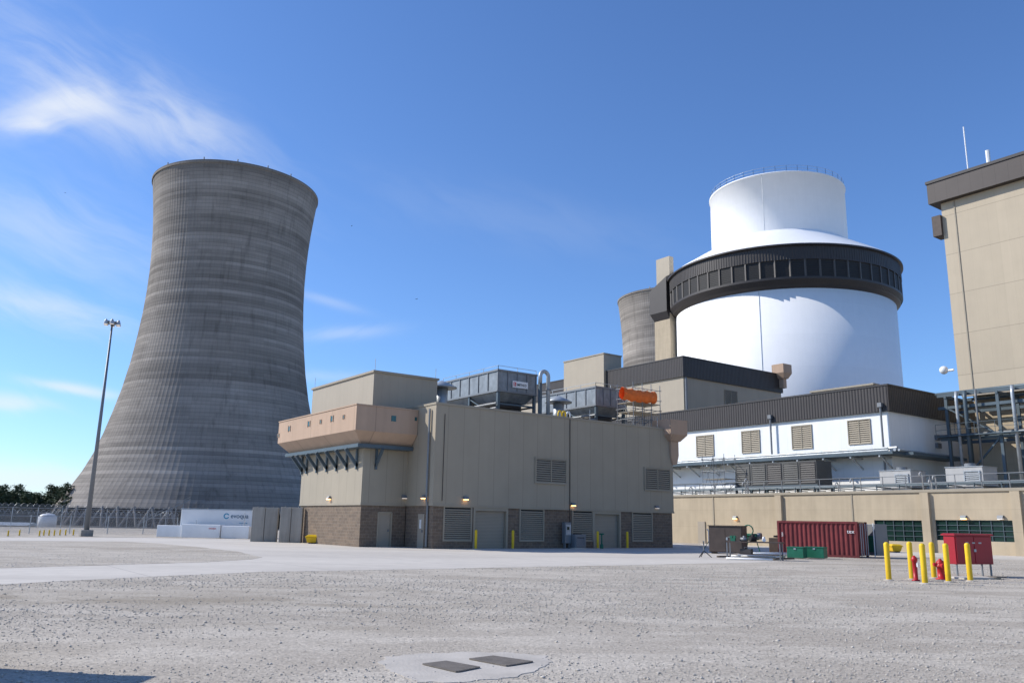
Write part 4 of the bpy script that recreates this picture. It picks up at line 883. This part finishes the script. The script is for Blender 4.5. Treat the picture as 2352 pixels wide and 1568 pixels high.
for k,(px,py,pt) in enumerate(((1629,1262,1216),(1617,1279,1245))):
    g_=gp(px,py); h=onD(px,pt,g_.dot(FH)).z
    t=thing('pipe_stand','tripod pipe stand '+('with white head, behind' if k==0 else 'low and black, in front')+' at the left of the clutter','pipe stand',g_,k*.6,'tripod pipe stands')
    MB().tube((0,0,.3),(0,0,h-.1),.035,8).build('post','sgrey' if k else 'wpaint',t)
    for j in range(3): a=j*2*PI/3+.5; MB().tube((0,0,h*.45),(.42*cos(a),.42*sin(a),0),.025,6).build('leg','green' if k==0 else 'darkp',t)
    mb=MB(); mb.bar((0,0,h-.1),(-.16,0,h+.06),.05); mb.bar((0,0,h-.1),(.16,0,h+.06),.05); mb.build('v_head','wpaint' if k==0 else 'sgrey',t)
words='first second third fourth fifth sixth seventh eighth ninth tenth'.split()
for k in range(9):
    a=gp(1668+k*9,1284-k*1.2+random.uniform(-1,1)); b=gp(1775+k*7,1287-k*1.7+random.uniform(-1.5,1.5)); mb=MB(); z=.07+.07*(k%2); mb.tube(a+ZA*z,b+ZA*z,.06,10)
    single(mb,'plastic_pipe','wpaint','white pipe on the ground before the workbench, %s from the front'%words[k],'pipe','white pipes on the ground',smooth=True)
for k,(px,py) in enumerate(((1672,1279),(1800,1284))):
    g_=gp(px,py); t=thing('timber_bearer','short timber bearer under the white pipes, '+('left end' if k==0 else 'right end'),'timber',g_,an+1.3,'timber bearers'); MB().box(-.9,.9,-.06,.06,0,.09).build('beam','bark',t)
def bird(px,py,D,label,s=1.):
    v_=onD(px,py,D); t=thing('bird',label,'bird',v_,random.uniform(0,3),'birds in the sky')
    MB().path([(0,-.3,0),(0,-.07,.03),(0,.2,.02),(0,.4,0)],[.02,.07,.06,.02],8).build('body','rubber',t,True)
    for sg in (-1,1): MB().add([(0,.12,.03),(sg*.4,.18,.12),(sg*.7,.02,.08),(sg*.4,-.07,.1),(0,-.1,.03)],[(0,1,2,3,4)]).build('wing','rubber',t)
bird(150,443,300,'small dark bird in the sky at far left'); bird(957,687,260,'small dark bird in the sky between the towers'); bird(808,519,330,'tiny dark bird right of the big tower rim')
# added unseen locker left of the frame, put there to shade the bottom left corner
ql=gp(345,1552); an2=math.atan2(RH.y,RH.x); base=ql-RH*3.0
t=thing('shadow_caster_box','added unseen grey locker just beyond the left frame edge','shadow_caster',base-RH*1.5-FH*1.75,an2)
MB().box(0,1.5,0,2.3,.1,2.15).build('casing','dgrey',t,bev=.05); MB().box(-.05,1.55,-.05,2.35,2.152,2.25).build('lid','dgrey',t,bev=.03); 
for y_ in (.2,1.95): MB().box(.05,1.45,y_,y_+.15,0,.099).build('skid','darkp',t)
MB().box(1.503,1.53,.15,1.15,.2,2.05).build('door','sgrey',t)
# ---------------- light & sky ----------------
EL=rad(36); AZ=rad(-79)
Sh=FH*cos(AZ)+RH*sin(AZ); S=(Sh*cos(EL)+ZA*sin(EL)).normalized()
su=bpy.data.lights.new('sun','SUN'); su.energy=5.0; su.angle=rad(.5); su.color=(1,.95,.87); so=bpy.data.objects.new('sun',su); COL.objects.link(so)
so.rotation_euler=S.to_track_quat('Z','Y').to_euler(); so.location=(0,0,60)
w=bpy.data.worlds.new('World'); SC.world=w; w.use_nodes=True; g=NG(w.node_tree); bg=g.n['Background']; bg.inputs['Strength'].default_value=.14
sky=g.node('ShaderNodeTexSky',sky_type='NISHITA'); sky.sun_disc=False; sky.sun_elevation=EL; sky.sun_rotation=math.atan2(S.x,S.y); sky.altitude=200; sky.air_density=1.0; sky.dust_density=.3; sky.ozone_density=2.
Dv=g.node('ShaderNodeTexCoord').outputs['Generated']
az=g.M('ARCTAN2',g.V('DOT_PRODUCT',Dv,tuple(RH)),g.V('DOT_PRODUCT',Dv,tuple(FH)))
el=g.M('ARCSINE',g.sep(Dv)[2])
def pxae(px,py):
    d=ray(px,py).normalized(); return math.atan2(d.dot(RH),d.dot(FH)),math.asin(d.z)
def rot(a,e,r):
    c,s=cos(rad(r)),sin(rad(r)); return g.M('ADD',g.M('MULTIPLY',a,c),g.M('MULTIPLY',e,s)),g.M('SUBTRACT',g.M('MULTIPLY',e,c),g.M('MULTIPLY',a,s))
warp=g.noise(g.xyz(az,el,3.),7,2)
def field(r,s1,s2,seed):
    uu,vv=rot(az,el,r); vv=g.M('ADD',vv,g.M('MULTIPLY',warp,.07))
    return g.noise(g.xyz(g.M('MULTIPLY',uu,s1),g.M('MULTIPLY',vv,s2),seed),1.,6,.58,.2)
NA=field(-20,7,30,1.); NB_=field(26,8,30,9.)
W_=[(270,260,9,2.6,-14,.44,0,.36,.90),(110,250,4.0,1.3,26,.56,1,.28,.80),(70,290,1.8,.5,15,.40,1,.25,.7),(490,330,6.5,1.8,-34,.26,0,.38,.85),(60,520,10,3.0,-6,.32,0,.35,.85),(90,705,5.5,1.2,-6,.50,0,.36,.8),(170,893,2.8,.35,-6,.65,0,.3,.65),
   (20,925,2.6,.6,0,.6,0,.35,.7),(60,1100,7,1.1,0,.6,0,.32,.72),(790,765,3.5,.5,8,.25,1,.35,.75),(750,690,2.5,.35,-12,.20,0,.35,.75),(1180,500,12,2.0,-8,.07,0,.35,.8),(760,865,4,.5,0,.2,0,.35,.75),(120,90,9,3,-20,.14,0,.4,.9)]
tot=None
for (px,py,su_,sv,r,stg,fi,lo,hi) in W_:
    a0,e0=pxae(px,py); u,v=rot(g.M('SUBTRACT',az,a0),g.M('SUBTRACT',el,e0),r)
    u=g.M('DIVIDE',u,rad(su_)); v=g.M('DIVIDE',v,rad(sv)); q=g.M('ADD',g.M('MULTIPLY',u,u),g.M('MULTIPLY',v,v))
    env=g.M('EXPONENT',g.M('MULTIPLY',q,-1.))
    x_=g.M('MULTIPLY',g.M('MULTIPLY',g.mr(g.M('ADD',NB_ if fi else NA,g.M('MULTIPLY',env,.2)),lo,hi,0,1,True),env),stg)
    tot=x_ if tot is None else g.M('ADD',tot,x_)
tot=g.M('MINIMUM',tot,.85)
tint=g.node('ShaderNodeVectorMath',operation='MULTIPLY'); g.l.new(sky.outputs[0],tint.inputs[0]); tint.inputs[1].default_value=(.68,.92,1.28)
mx=g.mixc(tot,tint.outputs[0],(6.3,6.6,7.0)); g.l.new(mx,bg.inputs['Color'])
w.cycles.sampling_method='MANUAL'; w.cycles.sample_map_resolution=256
